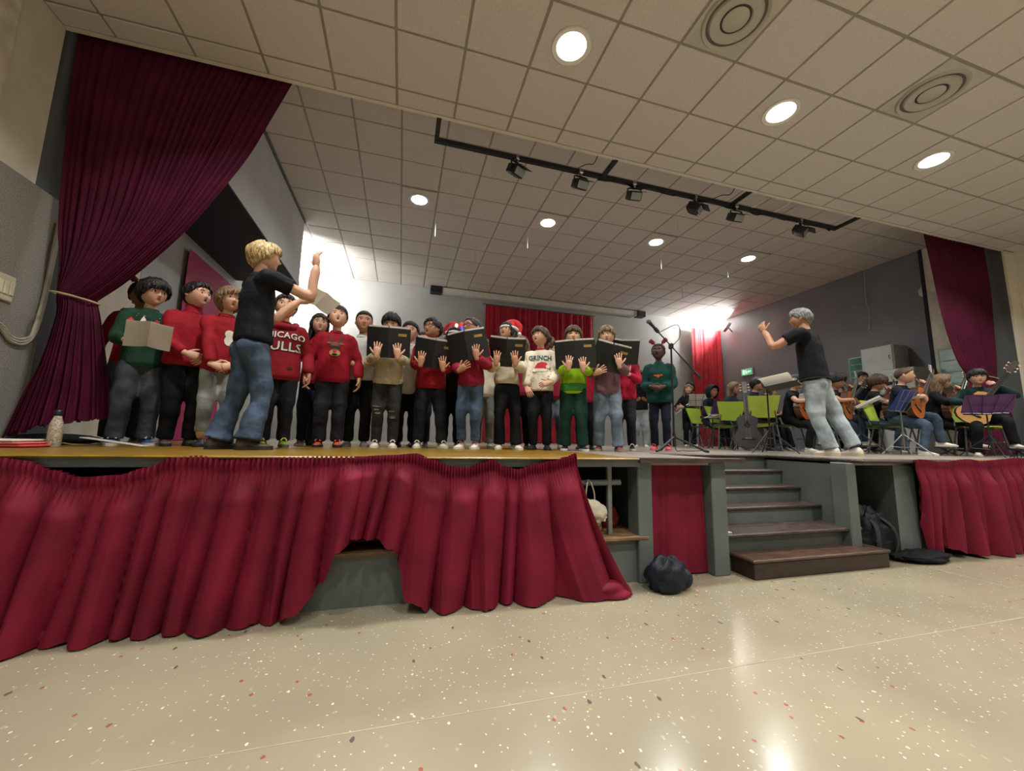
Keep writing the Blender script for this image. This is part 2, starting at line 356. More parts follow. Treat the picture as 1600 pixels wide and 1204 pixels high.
def skirt(name, label, X0_, X1_, top, bot, yb, seed, nu=420, nv=36, botx=None, amp=.15, lift=None, xr=None, group=None):
    # gathered band at the top, folds opening downwards; top/bot: control points (x, z)/(x, (z,y))
    F = ridges(seed, X0_, X1_); F3 = ridges(seed+4, X0_, X1_, .03, .09); G = fold(seed+9, 3, 1.5, 3.5); P = []
    us = np.linspace(X0_, X1_, nu); rs = np.random.RandomState(seed)
    gph = np.cumsum(rs.uniform(.7,1.3,nu))
    for j in range(nv):
        v = j/(nv-1); row = []
        for i,x in enumerate(us):
            zt = sip(x, top); zb, ybm = sip(x, [(p[0],p[1]) for p in bot]), sip(x, [(p[0],p[2]) for p in bot])
            if v < .08:
                y = -.016*math.sin(gph[i]*1.15)*(1-v/.2)-.012*(1-abs(v/.04-1)); vv = v
            else: y = -.005*math.sin(gph[i]*1.15)*max(0,1-(v-.08)/.12); vv = v
            k = max(0,v-.06)/.94
            xx = x+(xr(x,v) if xr else 0)+.05*k*G(x)*k
            y -= amp*(.45+.55*k)*min(1,k*5)*(F(x+.09*k+.08*G(x*.6)*k)+.16*F3(x+.05*k)*(1-k))-.03+.02*k*G(x*1.7)
            z = zt+(zb-zt)*vv
            y += (ybm-yb)*k**1.3
            z += .012*k**6*G(x*3+.4)
            row.append((xx, yb+y, max(z,.004+.01*abs(G(x*3)))))
        P.append(row)
    q = MB(); q.grid(P)
    o = q.build(name, velvet, None, 80); tag(o, label, 'curtain', group); return o
Z = lambda d: 1+d
topA = [(-3,.83),(-1.81,.858),(-1.72,.845),(-1.62,.80),(-1.5,.765),(-1.36,.775),(-1.25,.81),(-1.13,.865),(-1.02,.875),(-.9,.852),(-.75,.862),(-.6,.87),(-.42,.875),(-.2,.875)]
botA = [(-3,.01,2.44),(-1.6,.008,2.41),(-1.2,.01,2.45),(-.9,.01,2.44),(-.6,.012,2.46),(-.48,.05,2.46),(-.36,.2,2.45),(-.27,.37,2.44),(-.2,.40,2.44)]
skirt('stage_skirt', 'long crimson stage skirt at the left, sagging from the deck front edge', -3.0, -.2, topA, botA, 2.445, 3, 620, 44)
topB = [(-.24,.875),(-.05,.885),(.1,.895),(.2,.86),(.3,.82),(.42,.815),(.5,.84),(.57,.862),(.65,.82),(.74,.80),(.86,.835),(.98,.855),(1.08,.88),(1.15,.905)]
botB = [(-.24,.42,2.46),(-.1,.41,2.46),(.0,.37,2.45),(.05,.25,2.45),(.10,.08,2.44),(.2,.012,2.44),(.5,.01,2.42),(.9,.01,2.43),(1.15,.01,2.38)]
def xrB(x,v): return .36*v**1.5*max(0,(x-.55)/.6)**1.2
skirt('stage_skirt', 'crimson stage skirt in the middle, its right corner trailing on the floor', -.24, 1.15, topB, botB, 2.435, 11, 420, 44, xr=xrB)
topC = [(4.5,.872),(4.62,.88),(4.9,.86),(5.3,.885),(5.45,.87),(6.1,.90),(6.8,.87),(7.5,.89),(8.5,.87),(10.0,.88)]
skirt('stage_skirt', 'crimson stage skirt right of the stairs below the guitarists', 4.5, 10.0, topC, [(4.5,.01,2.5),(4.7,.1,2.5),(5.0,.03,2.47),(5.3,.012,2.45),(10.0,.01,2.45)], 2.445, 23, 720, 30, xr=lambda x,v: .12*v)
# trailing corner of the middle skirt on the floor
q = MB(); P = []
for j in range(14):
    v = j/13; row = []
    for i in range(40):
        u = i/39; a = u*2*PI
        r = (.02+.075*math.sin(PI*min(1,v*1.0))**.6)*(1+.18*math.sin(3*a+4*v))
        row.append((1.2+.32*v, 2.40+.02*v+r*1.1*math.cos(a), max(.004,.045+r*.6*math.sin(a)-.02*v)))
    P.append(row)
q.grid(P, closed_u=True); q.build('trailing_corner', velvet, [o for o in C.objects if o.name == 'stage_skirt.001'][0], 80)
def panel_curtain(name, label, x0, x1, zt, zb, y, seed, m, fr=(3,8), amp=.035, axis='x', nu=160, nv=14, flare=0, group=None, gather=0):
    F = fold(seed, 3, *fr); P = []
    for j in range(nv):
        v = j/(nv-1); row = []
        for i in range(nu):
            u = i/(nu-1); s = x0+(x1-x0)*u; a = amp*(.55+.45*v)
            if gather and v < .06: a *= .6
            d = a*F(s+.02*v*math.sin(7*s)); ss = s+flare*v*(u-.5)
            row.append((ss, y+d, zt+(zb-zt)*v) if axis == 'x' else (y+d, ss, zt+(zb-zt)*v))
        P.append(row)
    q = MB(); q.grid(P); o = q.build(name, m, None, 80); return tag(o, label, 'curtain', group)
panel_curtain('under_stage_curtain', 'dark crimson curtain hung between two grey posts left of the stairs', 1.79, 2.30, DECK-.04, .012, 2.62, 31, velvet, (3,7), .03, flare=.06)
panel_curtain('backdrop_curtain', 'wide red pleated curtain on the grey back wall behind the choir', 2.08, 5.38, 4.66, .885, 10.26, 37, redcl, (3,6.5), .06, nu=240)
panel_curtain('backdrop_curtain', 'narrow red curtain in the right back corner behind the flautist', 8.85, 9.98, 4.64, .885, 10.2, 41, mat('bright_red_cloth','#b4323a',.65,var=.12,sheen=0,spec=.2), (3,6), .06, nu=120)
panel_curtain('side_curtain', 'flat magenta curtain on the left stage wall behind the choir', 6.1, 7.5, 3.5, .88, -2.93, 43, mat('magenta_cloth','#a02c58',.7,var=.08,sheen=0), (.5,1.6), .02, axis='y', nu=60)
q = MB(); q.tube([(2.0,10.3,4.69),(5.45,10.3,4.69)],.012,8); tag(q.build('curtain_rail', dgrey, None, 40), 'thin rail above the wide red backdrop curtain', 'curtain rail')
def tied_curtain(name, label, L, R, LL, LR, yc, seed, m, nu, nf, tie_c, tie_r, flip=1, top_amp=.03):
    F = fold(seed, 4, nf*.55, nf*1.1, 1.0)
    Lc, Rc = crom(L,8), crom(R,8); n = 40
    def samp(c,t):
        k = t*(len(c)-1); i = min(int(k),len(c)-2); return c[i]*(1-(k-i))+c[i+1]*(k-i)
    P = []
    for j in range(n):
        v = j/(n-1); a = samp(Lc,v); b = samp(Rc,v); row = []
        for i in range(nu):
            u = i/(nu-1); x,z = a*(1-u)+b*u
            wdt = abs(b[0]-a[0]); A = min(top_amp, .02+.035*v)*(1-.55*v**3)
            y = yc+A*F(u)-.10*v**3*math.sin(PI*u)-.03*v
            row.append((x,y,z))
        P.append(row)
    q = MB(); q.grid(P); n = 26; P = []
    Lc, Rc = crom(LL,8), crom(LR,8); F2 = fold(seed+5, 3, nf*.25, nf*.5, 1.2)
    for j in range(n):
        v = j/(n-1); a = samp(Lc,v); b = samp(Rc,v); row = []
        for i in range(nu):
            u = i/(nu-1); x,z = a*(1-u)+b*u
            y = yc-.03-.10*math.sin(PI*u)*(1+.9*v)+(.016+.06*v)*F(u)*(1-.6*v)+.07*v*F2(u)
            row.append((x,y,z+.02*v**4*F2(u*2)))
        P.append(row)
    q.grid(P); o = q.build(name, m, None, 80); tag(o, label, 'curtain')
    t = MB(); pts = [(tie_c[0]+tie_r*math.cos(a), yc-.05+.105*math.sin(a), tie_c[1]-.03*math.cos(a)*flip) for a in np.linspace(0,2*PI,25)]
    t.tube(pts, .008, 6, cap=False); t.build('tieback', hemgold, o, 60); return o
tied_curtain('proscenium_curtain', 'huge wine red stage curtain tied back beside the left wall',
    [(-2.97,4.60),(-2.94,3.9),(-2.86,2.8),(-2.80,2.4),(-2.77,2.07)], [(-1.22,4.60),(-1.41,4.03),(-1.55,3.62),(-1.74,3.21),(-1.93,2.84),(-2.12,2.54),(-2.33,2.25),(-2.50,2.06)],
    [(-2.77,2.07),(-2.74,1.9),(-2.77,1.54),(-2.83,1.28),(-2.90,.93)], [(-2.50,2.06),(-2.45,1.9),(-2.39,1.67),(-2.32,1.36),(-2.27,1.10)], 4.0, 51, velvet2, 300, 26, (-2.635,2.065), .15)
tied_curtain('proscenium_curtain', 'tall wine red stage curtain tied back at the right wall',
    [(10.03,4.60),(10.02,3.8),(9.92,2.97),(9.86,2.5),(9.78,2.17)], [(8.42,4.60),(8.5,3.95),(8.56,3.38),(8.66,2.85),(8.82,2.4),(9.03,2.15)],
    [(9.78,2.17),(9.82,2.0),(9.95,1.7),(10.0,1.45),(10.02,.92)], [(9.03,2.15),(8.98,2.0),(8.78,1.6),(8.62,1.1),(8.6,.9)], 4.12, 57, velvet2, 220, 24, (9.4,2.16), .4)
# ================================================================== PEOPLE
SKIN = {'fair': mat('fair_skin','#c89a80',.55,var=.04,vs=14), 'olive': mat('olive_skin','#b07f62',.55,var=.04,vs=14), 'tan': mat('tan_skin','#96664a',.55,var=.04,vs=14), 'dark': mat('dark_skin','#4a2f26',.5,var=.05,vs=14)}
LIP = {'fair': mat('fair_lips','#a5625a',.45,var=.03), 'olive': mat('olive_lips','#8f5248',.45,var=.03), 'tan': mat('tan_lips','#7a4238',.45,var=.03), 'dark': mat('dark_lips','#4d2a28',.45,var=.03)}
eyew = mat('eye_white','#d8d2cc',.3,var=.02); iris = mat('iris','#241a15',.2,var=.05); mouth = mat('mouth_inside','#2a1012',.7)
def hairmat(n, c): return mat(n+'_hair', c, .5, var=.35, vs=26, bump=.35, bs=60, stretch=(3,3,.7), spec=.35)
HM = {'black': hairmat('black','#1c1818'), 'dark': hairmat('dark_brown','#2e221c'), 'brown': hairmat('brown','#4c3526'), 'light': hairmat('light_brown','#7d6247'), 'blond': hairmat('blond','#b59a68'), 'grey': hairmat('grey','#7d7d7d')}
def cloth(n, c, **k): return mat(n, c, k.pop('rough',.8), var=k.pop('var',.1), vs=k.pop('vs',7), bump=k.pop('bump',.2), bs=min(k.pop('bs',20),24), bd=.035, sheen=0, spec=.2, **k)
def denim(n, c): return mat(n, c, .85, var=.3, vs=5, bump=.25, bs=22, bd=.035, spec=.25)
def remesh(mb, voxel, name, mats, smooth=3, wr=None):
    me = mb.mesh('tmp', mats); o = bpy.data.objects.new('tmp', me); C.objects.link(o)
    r = o.modifiers.new('r','REMESH'); r.mode = 'VOXEL'; r.voxel_size = voxel; r.use_smooth_shade = True
    if smooth:
        s = o.modifiers.new('s','SMOOTH'); s.factor = .5; s.iterations = smooth
    dg = bpy.context.evaluated_depsgraph_get(); out = bpy.data.meshes.new_from_object(o.evaluated_get(dg)); out.name = name
    bpy.data.objects.remove(o); bpy.data.meshes.remove(me)
    if wr:
        n = len(out.vertices); co = np.empty(n*3); no = np.empty(n*3); out.vertices.foreach_get('co', co); out.vertices.foreach_get('normal', no)
        co = co.reshape(-1,3); no = no.reshape(-1,3); d = np.zeros(n); rs = np.random.RandomState(wr[1])
        for _ in range(7):
            k = rs.normal(size=3)*np.array([15,15,17]); d += np.sin(co@k+rs.uniform(0,6)+1.5*np.sin(co@(rs.normal(size=3)*9)))
        co += no*(np.clip(d/7**.5,-1.6,1.6)*wr[0])[:,None]; out.vertices.foreach_set('co', co.ravel()); out.update()
    return out
def ik(S, W, a, b, pole):
    S = Vector(S); W = Vector(W); d = W-S; L = d.length
    if L > (a+b)*.998: W = S+d*((a+b)*.998/L); d = W-S; L = d.length
    x = (a*a-b*b+L*L)/(2*L); h = math.sqrt(max(0,a*a-x*x)); t = d.normalized(); p = Vector(pole); p = (p-t*p.dot(t)).normalized()
    return S+t*x+p*h, W
# ---- head: a sculpted grid; unit = head height, front = -Y
def _headgrid(nl, nz):
    a = np.linspace(-1,1,nl,endpoint=False); az = PI*(a*.62+.38*np.sign(a)*np.abs(a)**2.2)   # 0 = front, denser there
    el = np.linspace(-PI/2+.02, PI/2-.02, nz)
    A, E = np.meshgrid(az, el); return np.stack([np.sin(A)*np.cos(E), -np.cos(A)*np.cos(E), np.sin(E)], -1), A, E
def head_surf(d, feat=1., fem=0., child=1., mo=0.):
    x, y, z = d[...,0], d[...,1], d[...,2]; t = np.clip(-z,0,1); fr = np.clip(-y*3,0,1)
    X = (.375 if child else .355)*x*(1-(.26+.05*fem)*t**1.7); Yf = np.where(y < 0, .42*y, .475*y*(1-.42*t)); Zz = .5*z
    Yf = np.where(y < 0, -.43*(1-(1-np.abs(y))**1.75)*(1-.10*t), Yf)
    Zz = np.where((z < 0)&(y < 0), -.5*(1-(1-t)**1.12), Zz)
    if feat:
        G = lambda cx,cz,sx,sz: np.exp(-((X-cx)/sx)**2-((Zz-cz)/sz)**2)*fr
        n = (.075 if child else .10)
        Yf = Yf-n*G(0,-.10,.05,.045)-.55*n*G(0,-.03,.036,.09)-.02*(G(.045,-.115,.03,.03)+G(-.045,-.115,.03,.03))
        Yf = Yf+.035*(G(.15,.03,.085,.05)+G(-.15,.03,.085,.05))-.016*G(0,.12,.22,.035)
        Yf = Yf-.026*G(0,-.235,.10,.035)+.018*G(0,-.238,.085,.009)-.012*(G(.19,-.1,.1,.1)+G(-.19,-.1,.1,.1))-.03*G(0,-.39,.10,.06)+.012*G(0,-.31,.08,.025)
        if mo: Yf = Yf+.035*mo*G(0,-.25,.055,.03*mo+.012)
    return np.stack([X,Yf,Zz],-1)
HD, HA, HE = _headgrid(44, 38)
def add_head(mb, M, hh, skin, hairm, mo=0., fem=0, child=1, closed=False):
    # materials: 0 skin, 1 lips, 2 eye white, 3 iris, 4 hair, 5 mouth
    P = head_surf(HD, 1, fem, child, mo); nz, nl = P.shape[:2]; o = len(mb.v)
    P2 = P.reshape(-1,3)*hh; mb.v += [tuple(M@Vector(p)) for p in P2]
    for j in range(nz-1):
        for i in range(nl):
            i2 = (i+1)%nl; mb.f.append((o+j*nl+i,o+j*nl+i2,o+(j+1)*nl+i2,o+(j+1)*nl+i))
            c = (P[j,i]+P[j,i2]+P[j+1,i2]+P[j+1,i])/4; k = 0
            if c[1] < -.2:
                e = (c[0]/(.085-.025*mo))**2+((c[2]+.24)/(.032+.03*mo))**2
                if e < 1: k = 1
                if mo and (c[0]/(.055-.012*mo))**2+((c[2]+.245)/(.008+.034*mo))**2 < 1: k = 5
            mb.m.append(k)
    mb.f.append(tuple(o+i for i in range(nl))[::-1]); mb.m.append(0); mb.f.append(tuple(o+(nz-1)*nl+i for i in range(nl))); mb.m.append(0)
    def ys(x,z):
        k = (np.abs(P[...,0]-x)**2+np.abs(P[...,2]-z)**2+(P[...,1] > 0)*9).argmin(); return P.reshape(-1,3)[k,1]
    for s in (-1,1):
        ey = ys(.15,.03)+.008; c0 = Vector((s*.15,ey,.03)); rx, ry, rz = .066,.034,(.038 if not closed else .012)
        nu, nv = 12, 8; V = []; F = []; mm = []
        for j in range(nv+1):
            a = PI*j/nv
            for k in range(nu): V.append(c0+Vector((rx*math.cos(a), -ry*math.sin(a)*math.cos(2*PI*k/nu), rz*math.sin(a)*math.sin(2*PI*k/nu))))
        b = len(mb.v)
        for j in range(nv):
            for k in range(nu):
                f = (j*nu+k,j*nu+(k+1)%nu,(j+1)*nu+(k+1)%nu,(j+1)*nu+k); c = sum((V[q] for q in f),Vector())/4-c0
                mb.f.append(tuple(q+b for q in f)); mb.m.append(3 if abs(c.x) < .034 else 2)
        mb.v += [tuple(M@(p*hh)) for p in V]
        up = [Vector((s*.15+dx,ey-.026+abs(dx)*.38,.03+rz*(1-(dx/.08)**2)*1.0+.002)) for dx in (-.07,-.03,0,.03,.07)]
        mb.tube([M@(p*hh) for p in up], .0085*hh, 5, mi=4)
        br = [Vector((s*(.15+dx),ys(.15+dx,.125)-.004,.122+.018*(1-(dx/.1)**2)-.13*dx)) for dx in (-.085,-.03,.03,.095)]
        mb.tube([M@(p*hh) for p in br], [.011*hh,.015*hh,.013*hh,.006*hh], 6, mi=4)
        R = M.to_3x3()@Euler((0,0,s*-.35)).to_matrix()
        mb.ell(M@(Vector((s*.385,.03,-.02))*hh), (.03*hh,.07*hh,.105*hh), 10, 8, 0, R)
        mb.ell(M@(Vector((s*.375,.0,-.09))*hh), (.025*hh,.035*hh,.04*hh), 8, 6, 0, R)
def sst(a,b,x): t = np.clip((x-a)/(b-a),0,1); return t*t*(3-2*t)
HAIR = {  # front, temple, ear, nape hairlines; thickness top, side; extra
 'short': (.27,.12,-.02,-.34,.085,.05), 'fringe': (.16,.05,-.05,-.36,.10,.065), 'mop': (.17,.02,-.12,-.38,.15,.11), 'buzz': (.29,.17,.02,-.28,.035,.016),
 'fade': (.27,.18,.08,-.1,.075,.02), 'quiff': (.29,.14,-.02,-.33,.15,.05), 'bob': (.22,.02,-.40,-.48,.09,.10), 'pixie': (.22,.12,-.12,-.40,.15,.11),
 'long': (.27,.06,-.36,-.5,.06,.055), 'pulled': (.28,.10,.0,-.38,.035,.03), 'curly': (.2,.06,-.06,-.34,.17,.10)}
def add_hair(mb, M, hh, style, seed, child=1):
    f, tm, er, np_, tt, ts = HAIR[style]; a = np.abs(HA)
    line = np.interp(a, [0,.5,.95,1.35,1.75,2.3,PI], [f,f-.01,tm+.04,er,er-.08 if style not in ('fade','buzz') else er-.05,(er+np_)/2-.06,np_])
    P = head_surf(HD, 0, 0, child); z = P[...,2]; rs = np.random.RandomState(seed)
    ph = rs.uniform(0,6,4); strand = np.sin(HA*23+ph[0]+2*np.sin(HE*3+ph[1]))*.5+np.sin(HA*41+ph[2]+3*HE)*.5
    line = line+.04*strand*(a < 1.4)
    k = sst(-.035,.05,z-line); th = ts+(tt-ts)*sst(-.05,.4,z)
    if style == 'quiff': th = th*(1+.6*np.exp(-(a/.7)**2)*sst(.2,.4,z))
    if style in ('curly','mop'): th = th*(1+.22*np.sin(HA*9+ph[3]+4*np.sin(HE*5))*np.sin(HE*11+ph[1]))
    if style in ('pixie','bob'): th = th*(1+.25*sst(1.6,2.6,a))
    T = -.06+(th*(1+.16*strand+.10*np.sin(HA*67+ph[0]*3+5*HE))+.06)*k
    N = HD/np.array([.375,.45,.5]); N /= np.linalg.norm(N,axis=-1,keepdims=True)
    Q = (P+N*T[...,None])*hh; nz, nl = T.shape; o = len(mb.v); mb.v += [tuple(M@Vector(p)) for p in Q.reshape(-1,3)]
    for j in range(nz-1):
        for i in range(nl):
            i2 = (i+1)%nl
            if max(T[j,i],T[j,i2],T[j+1,i2],T[j+1,i]) > -.055: mb.f.append((o+j*nl+i,o+j*nl+i2,o+(j+1)*nl+i2,o+(j+1)*nl+i)); mb.m.append(0)
    mb.f.append(tuple(o+(nz-1)*nl+i for i in range(nl))); mb.m.append(0)
def add_tufts(mb, M, hh, style, seed, child=1, n=90):
    f, tm, er, np_, tt, ts = HAIR[style]; rs = random.Random(seed); crown = Vector((.05,.25,.9)).normalized()
    for _ in range(n):
        a = rs.uniform(-PI,PI); aa = abs(a); zl = float(np.interp(aa,[0,.5,.95,1.35,1.75,2.3,PI],[f,f,tm+.06,er+.05,er,(er+np_)/2,np_]))
        z0 = zl+rs.uniform(.02,.5)**1.0*(.52-zl) if aa > 1.2 else zl+rs.uniform(.0,.24)
        z0 = min(z0,.47); el = math.asin(max(-1,min(1,z0/.5))); ln = rs.uniform(.18,.34); pts = []; da = rs.uniform(-.3,.3)
        for k in range(4):
            e2 = el+ln*(1-k/1.6)*(1 if el < 1.0 else .6); e2 = min(e2,1.5); d = np.array([math.sin(a+da*k/3)*math.cos(e2),-math.cos(a+da*k/3)*math.cos(e2),math.sin(e2)])
            p = Vector(head_surf(d,0,0,child)); th = ts+(tt-ts)*float(sst(-.05,.4,p.z)); nrm = Vector(d/np.array([.375,.45,.5])).normalized()
            pts.append(M@((p+nrm*(th*(.98 if k < 3 else .9)+(.012 if k in (1,2) else 0)))*hh))
        r = rs.uniform(.028,.05); mb.tube(pts, [(r*.5*hh,.012*hh),(r*hh,.022*hh),(r*.9*hh,.02*hh),(r*.2*hh,.006*hh)], 6, hint=M.to_3x3()@Vector((math.cos(a),math.sin(a),0)))
def add_locks(mb, M, hh, length, seed, front=True, curl=.02, rows=15, wid=1.):
    # hanging hair: overlapping tapered locks around the sides and back
    rs = random.Random(seed)
    for i in range(rows):
        a = (-1+2*i/(rows-1))*(2.0 if front else 1.5); s = math.sin(PI-a) if False else math.sin(a); c = math.cos(a)
        x0, y0 = .37*s*1.02, .10+.36*c*1.0
        l = length*(.9+.2*rs.random()); pts = []; n = 7
        for k in range(n):
            t = k/(n-1); sp = 1+.10*t*wid
            pts.append(M@(Vector((x0*sp+curl*math.sin(5*t+i), y0*(1-.25*t)+.05*t+curl*math.cos(4*t+2*i), .06-l*t))*hh))
        mb.tube(pts, [(.085*hh,.05*hh),(.11*hh,.06*hh),(.115*hh,.06*hh),(.11*hh,.055*hh),(.10*hh,.05*hh),(.08*hh,.04*hh),(.03*hh,.02*hh)], 8, hint=M.to_3x3()@Vector((c,-s,0)), round_cap=True)
def add_hand(mb, W, d, n, hl, side, curl=.35, spread=.12, mi=0):
    # palm plus four unequal fingers and a side thumb; side=+1 thumb along s=d x n
    d = Vector(d).normalized(); n = Vector(n); n = (n-d*n.dot(d)).normalized(); s = d.cross(n); W = Vector(W)
    mb.tube([W-d*.12*hl, W, W+d*.18*hl, W+d*.38*hl, W+d*.52*hl], [(.14*hl,.115*hl),(.145*hl,.11*hl),(.21*hl,.12*hl),(.235*hl,.105*hl),(.21*hl,.085*hl)], 10, hint=s, mi=mi, round_cap=True)
    for k,(off,ln) in enumerate(((.165,.40),(.055,.46),(-.055,.44),(-.16,.35))):
        p = W+d*.47*hl+s*off*hl*side; dd = (d+s*side*off*spread*7).normalized(); pts = [p-dd*.08*hl, p]; c = curl*(1+.12*k); q = dd
        for l in (.42,.32,.26):
            q = (q*math.cos(c)+n*math.sin(c)).normalized(); p = p+q*ln*hl*l; pts.append(p.copy())
        mb.tube(pts, [.055*hl,.055*hl,.052*hl,.047*hl,.038*hl], 7, hint=s, mi=mi, round_cap=True)
    p = W+d*.12*hl+s*side*.14*hl; q = (d*.65+s*side*.75+n*.22).normalized(); pts = [p-q*.05*hl,p]; 
    for l,c in ((.20,0),(.18,.25),(.14,.3)):
        q = (q*math.cos(c*1)+(n*.5+d*.5).normalized()*math.sin(c)).normalized(); p = p+q*l*hl; pts.append(p.copy())
    mb.tube(pts, [.075*hl,.07*hl,.062*hl,.055*hl,.042*hl], 7, hint=n, mi=mi, round_cap=True)
def shoe(par, A, yaw, L, upper, sole, h0=0., high=False, acc=None):
    # A: ankle point over the sole plane; toe along -Y rotated by yaw
    R = Euler((0,0,yaw)).to_matrix(); B = Vector((A[0],A[1],h0))
    out = []
    for (x,w) in ((-.30,.06),(-.27,.12),(-.2,.155),(-.05,.15),(.12,.15),(.3,.185),(.45,.19),(.57,.155),(.64,.09),(.665,.03)): out.append((x,w))
    pol = [(w*L,-x*L) for x,w in out]+[(-w*.94*L,-x*L) for x,w in out[::-1]]
    pol = [((R@Vector((x,y,0)))+B)[:2] for x,y in pol]
    q = MB(); q.prism(pol, h0+.001, h0+.11*L)
    m = MB(); sec = []
    for (y,w,h) in ((-.27,.10,.30),(-.2,.135,.36),(-.08,.14,.37 if not high else .44),(.06,.14,.33),(.18,.15,.27),(.32,.165,.21),(.46,.16,.17),(.57,.12,.14),(.635,.05,.10)):
        ring = []
        for k in range(12):
            a = 2*PI*k/12; ring.append(R@Vector((w*L*math.cos(a), -y*L, .08*L+max(-.0,math.sin(a))*(h-.08)*L if math.sin(a) > 0 else .08*L+.02*L*math.sin(a)))+B)
        sec.append(ring)
    m.grid(sec, closed_u=True); n = len(m.v); m.f += [tuple(range(12))[::-1], tuple(n-12+k for k in range(12))]; m.m += [0,0]
    o = m.build('shoe', [upper], par, 70); q.build('sole', [sole], o)
    if acc:
        t = MB()
        for y in (.08,.17,.26): t.tube([R@Vector((sx*.12*L,-y*L,(.27-.30*(y-.08))*L))+B+Vector((0,0,.012+ (.02 if abs(sx) < .5 else 0))) for sx in (-.9,-.4,.4,.9)], .007, 5)
        t.build('laces', [acc], o)
    return o
FRONT = []
class Person: pass
def person(label, pos, yaw, h, adult=False, fem=False, bw=1., skin='fair', hair=('short','dark'), head=(0,0), L=None, R=None, top=None, legs=None, shoes=None,
           seated=0., lean=(0,0), feet=None, mouth_=0., group=None, voxel=.011, closed=False, hipshift=(0,0), hoodup=False, stretch=1., sock=None):
    p = Person(); root = empty('person', label, 'person', (pos[0],pos[1],DECK+.003), (0,0,yaw), group); p.root = root; p.h = h
    child = 0 if adult else 1; hh = h/(7.6 if adult else 6.45); shz = (.812 if adult else .772)*h; nbz = (.835 if adult else .815)*h; sw = (.108 if adult and not fem else .094 if adult else .089)*h*bw
    hz = .49*h; 
    seed = sum(ord(c) for c in label)
    Cc = Vector((hipshift[0]*h, hipshift[1]*h, hz)) if not seated else Vector((0,0,seated+.075*h))
    base = (nbz-hz); N = Cc+Vector((lean[0]*h, lean[1]*h, math.sqrt(max(.01,base**2-(lean[0]*h)**2-(lean[1]*h)**2))))
    up = (N-Cc).normalized(); sx = Vector((1,0,0)); sx = (sx-up*sx.dot(up)).normalized(); bk = up.cross(sx)   # bk = +Y-ish
    def sp(t, x=0, y=0): return Cc+(N-Cc)*t+sx*x+bk*y
    SH = [sp((shz-hz)/base, s*sw) for s in (1,-1)]
    ua, fa = (.172*h*stretch, .148*h*stretch)
    fl = feet or (((.056,-.01,.14),(-.056,.0,-.14)) if not seated else ((.07,-.27,.1),(-.07,-.25,-.1)))
    # legs
    LG = []
    for k,s in ((0,1),(1,-1)):
        fx, fy, fyaw = fl[k][:3]; lift = fl[k][3]*h if len(fl[k]) > 3 else 0
        Hj = Cc+Vector((s*.046*h*bw,0,-.01*h)); A = Vector((fx*h,fy*h,.055*h+lift))
        th, shn = ((.237*h,.1965*h) if not seated else (.245*h,.225*h))
        K, A = ik(Hj, A, th, shn, Vector((math.sin(fyaw)*.4,-1,.15 if not seated else .9))); LG.append((Hj,K,A,fyaw,lift))
    # arms
    AR = []
    for k,(s,a) in enumerate(((1,L or {}),(-1,R or {}))):
        w = Vector(a.get('w',(s*.175,-.03,.475)))*h; W = w if 'w' in a and not a.get('rel') else (Cc*1.0+Vector((w.x,w.y,w.z-hz)) if seated or a.get('rel') else w)
        E, W = ik(SH[k], W, ua, fa, Vector(a.get('pole',(s*.5,.45,-.8)))); AR.append((SH[k],E,W,a,s))
    hc = N+up*(h-hh/2-nbz)+Vector((0,-.012*h,0)) if not seated else N+up*(h-hh/2-nbz)*.98+Vector((0,-.012*h,0))
    HMx = Matrix.Translation(hc)@Euler((0,0,head[0])).to_matrix().to_4x4()@Euler((-head[1],0,head[2] if len(head) > 2 else 0)).to_matrix().to_4x4()
    p.HM = HMx; p.hh = hh; p.AR = AR
    # ---- body: one continuous figure
    b = MB(); skm = [SKIN[skin],LIP[skin],eyew,iris,HM[hair[1]],mouth]
    b.tube([sp(0),sp(.25),sp(.55),sp(.8),sp(.93),N+up*.012*h], [(.085*h*bw,.06*h),(.08*h*bw,.055*h),(.085*h*bw,.055*h),(.085*h*bw,.05*h),(.05*h,.04*h),(.034*h,.034*h)], 12, hint=sx, round_cap=True)
    b.tube([sp(.86),N,hc+HMx.to_3x3()@Vector((0,.02*hh,-.16*hh))], [.036*h,.033*h,.033*h] if adult else [.034*h,.030*h,.030*h], 10, round_cap=True)
    for S_,E,W,a,s in AR: b.tube(crom([sp(.87,s*.03*h),S_,(S_*.55+E*.45),E,(E*.55+W*.45),W],3), [.03*h]*3+[.030*h]*3+[.028*h]*3+[.025*h]*3+[.024*h]*3+[.017*h], 8, round_cap=True)
    for Hj,K,A,fy,lf in LG: b.tube(crom([Hj,(Hj+K)/2,K,(K+A)/2,A],3), [.046*h]*3+[.042*h]*3+[.033*h]*3+[.032*h]*3+[.022*h], 8, round_cap=True)
    me = remesh(b, voxel if (top or {}).get('sleeve') == 'short' else .014, 'body', skm, 3)
    hb = MB(); add_head(hb, HMx, hh, None, None, mouth_, fem, child, closed)
    for S_,E,W,a,s in AR:
        if a.get('nohand'): continue
        d = Vector(a['d']) if 'd' in a else (W-E); n = Vector(a.get('n',(-s,0,0))); hl = h*(.105 if adult else .108)
        sd = a.get('side'); dd = d.normalized(); nn = (n-dd*n.dot(dd)).normalized()
        sd = sd if sd else -s
        add_hand(hb, W, d, n, hl, sd, a.get('curl',.35), a.get('spread',.12))
    hm = hb.mesh('head', skm, 75)
    bm = bmesh.new(); bm.from_mesh(me); bm.from_mesh(hm); bm.to_mesh(me); bm.free()
    me.polygons.foreach_set('use_smooth',[True]*len(me.polygons)); link('body', me, root)
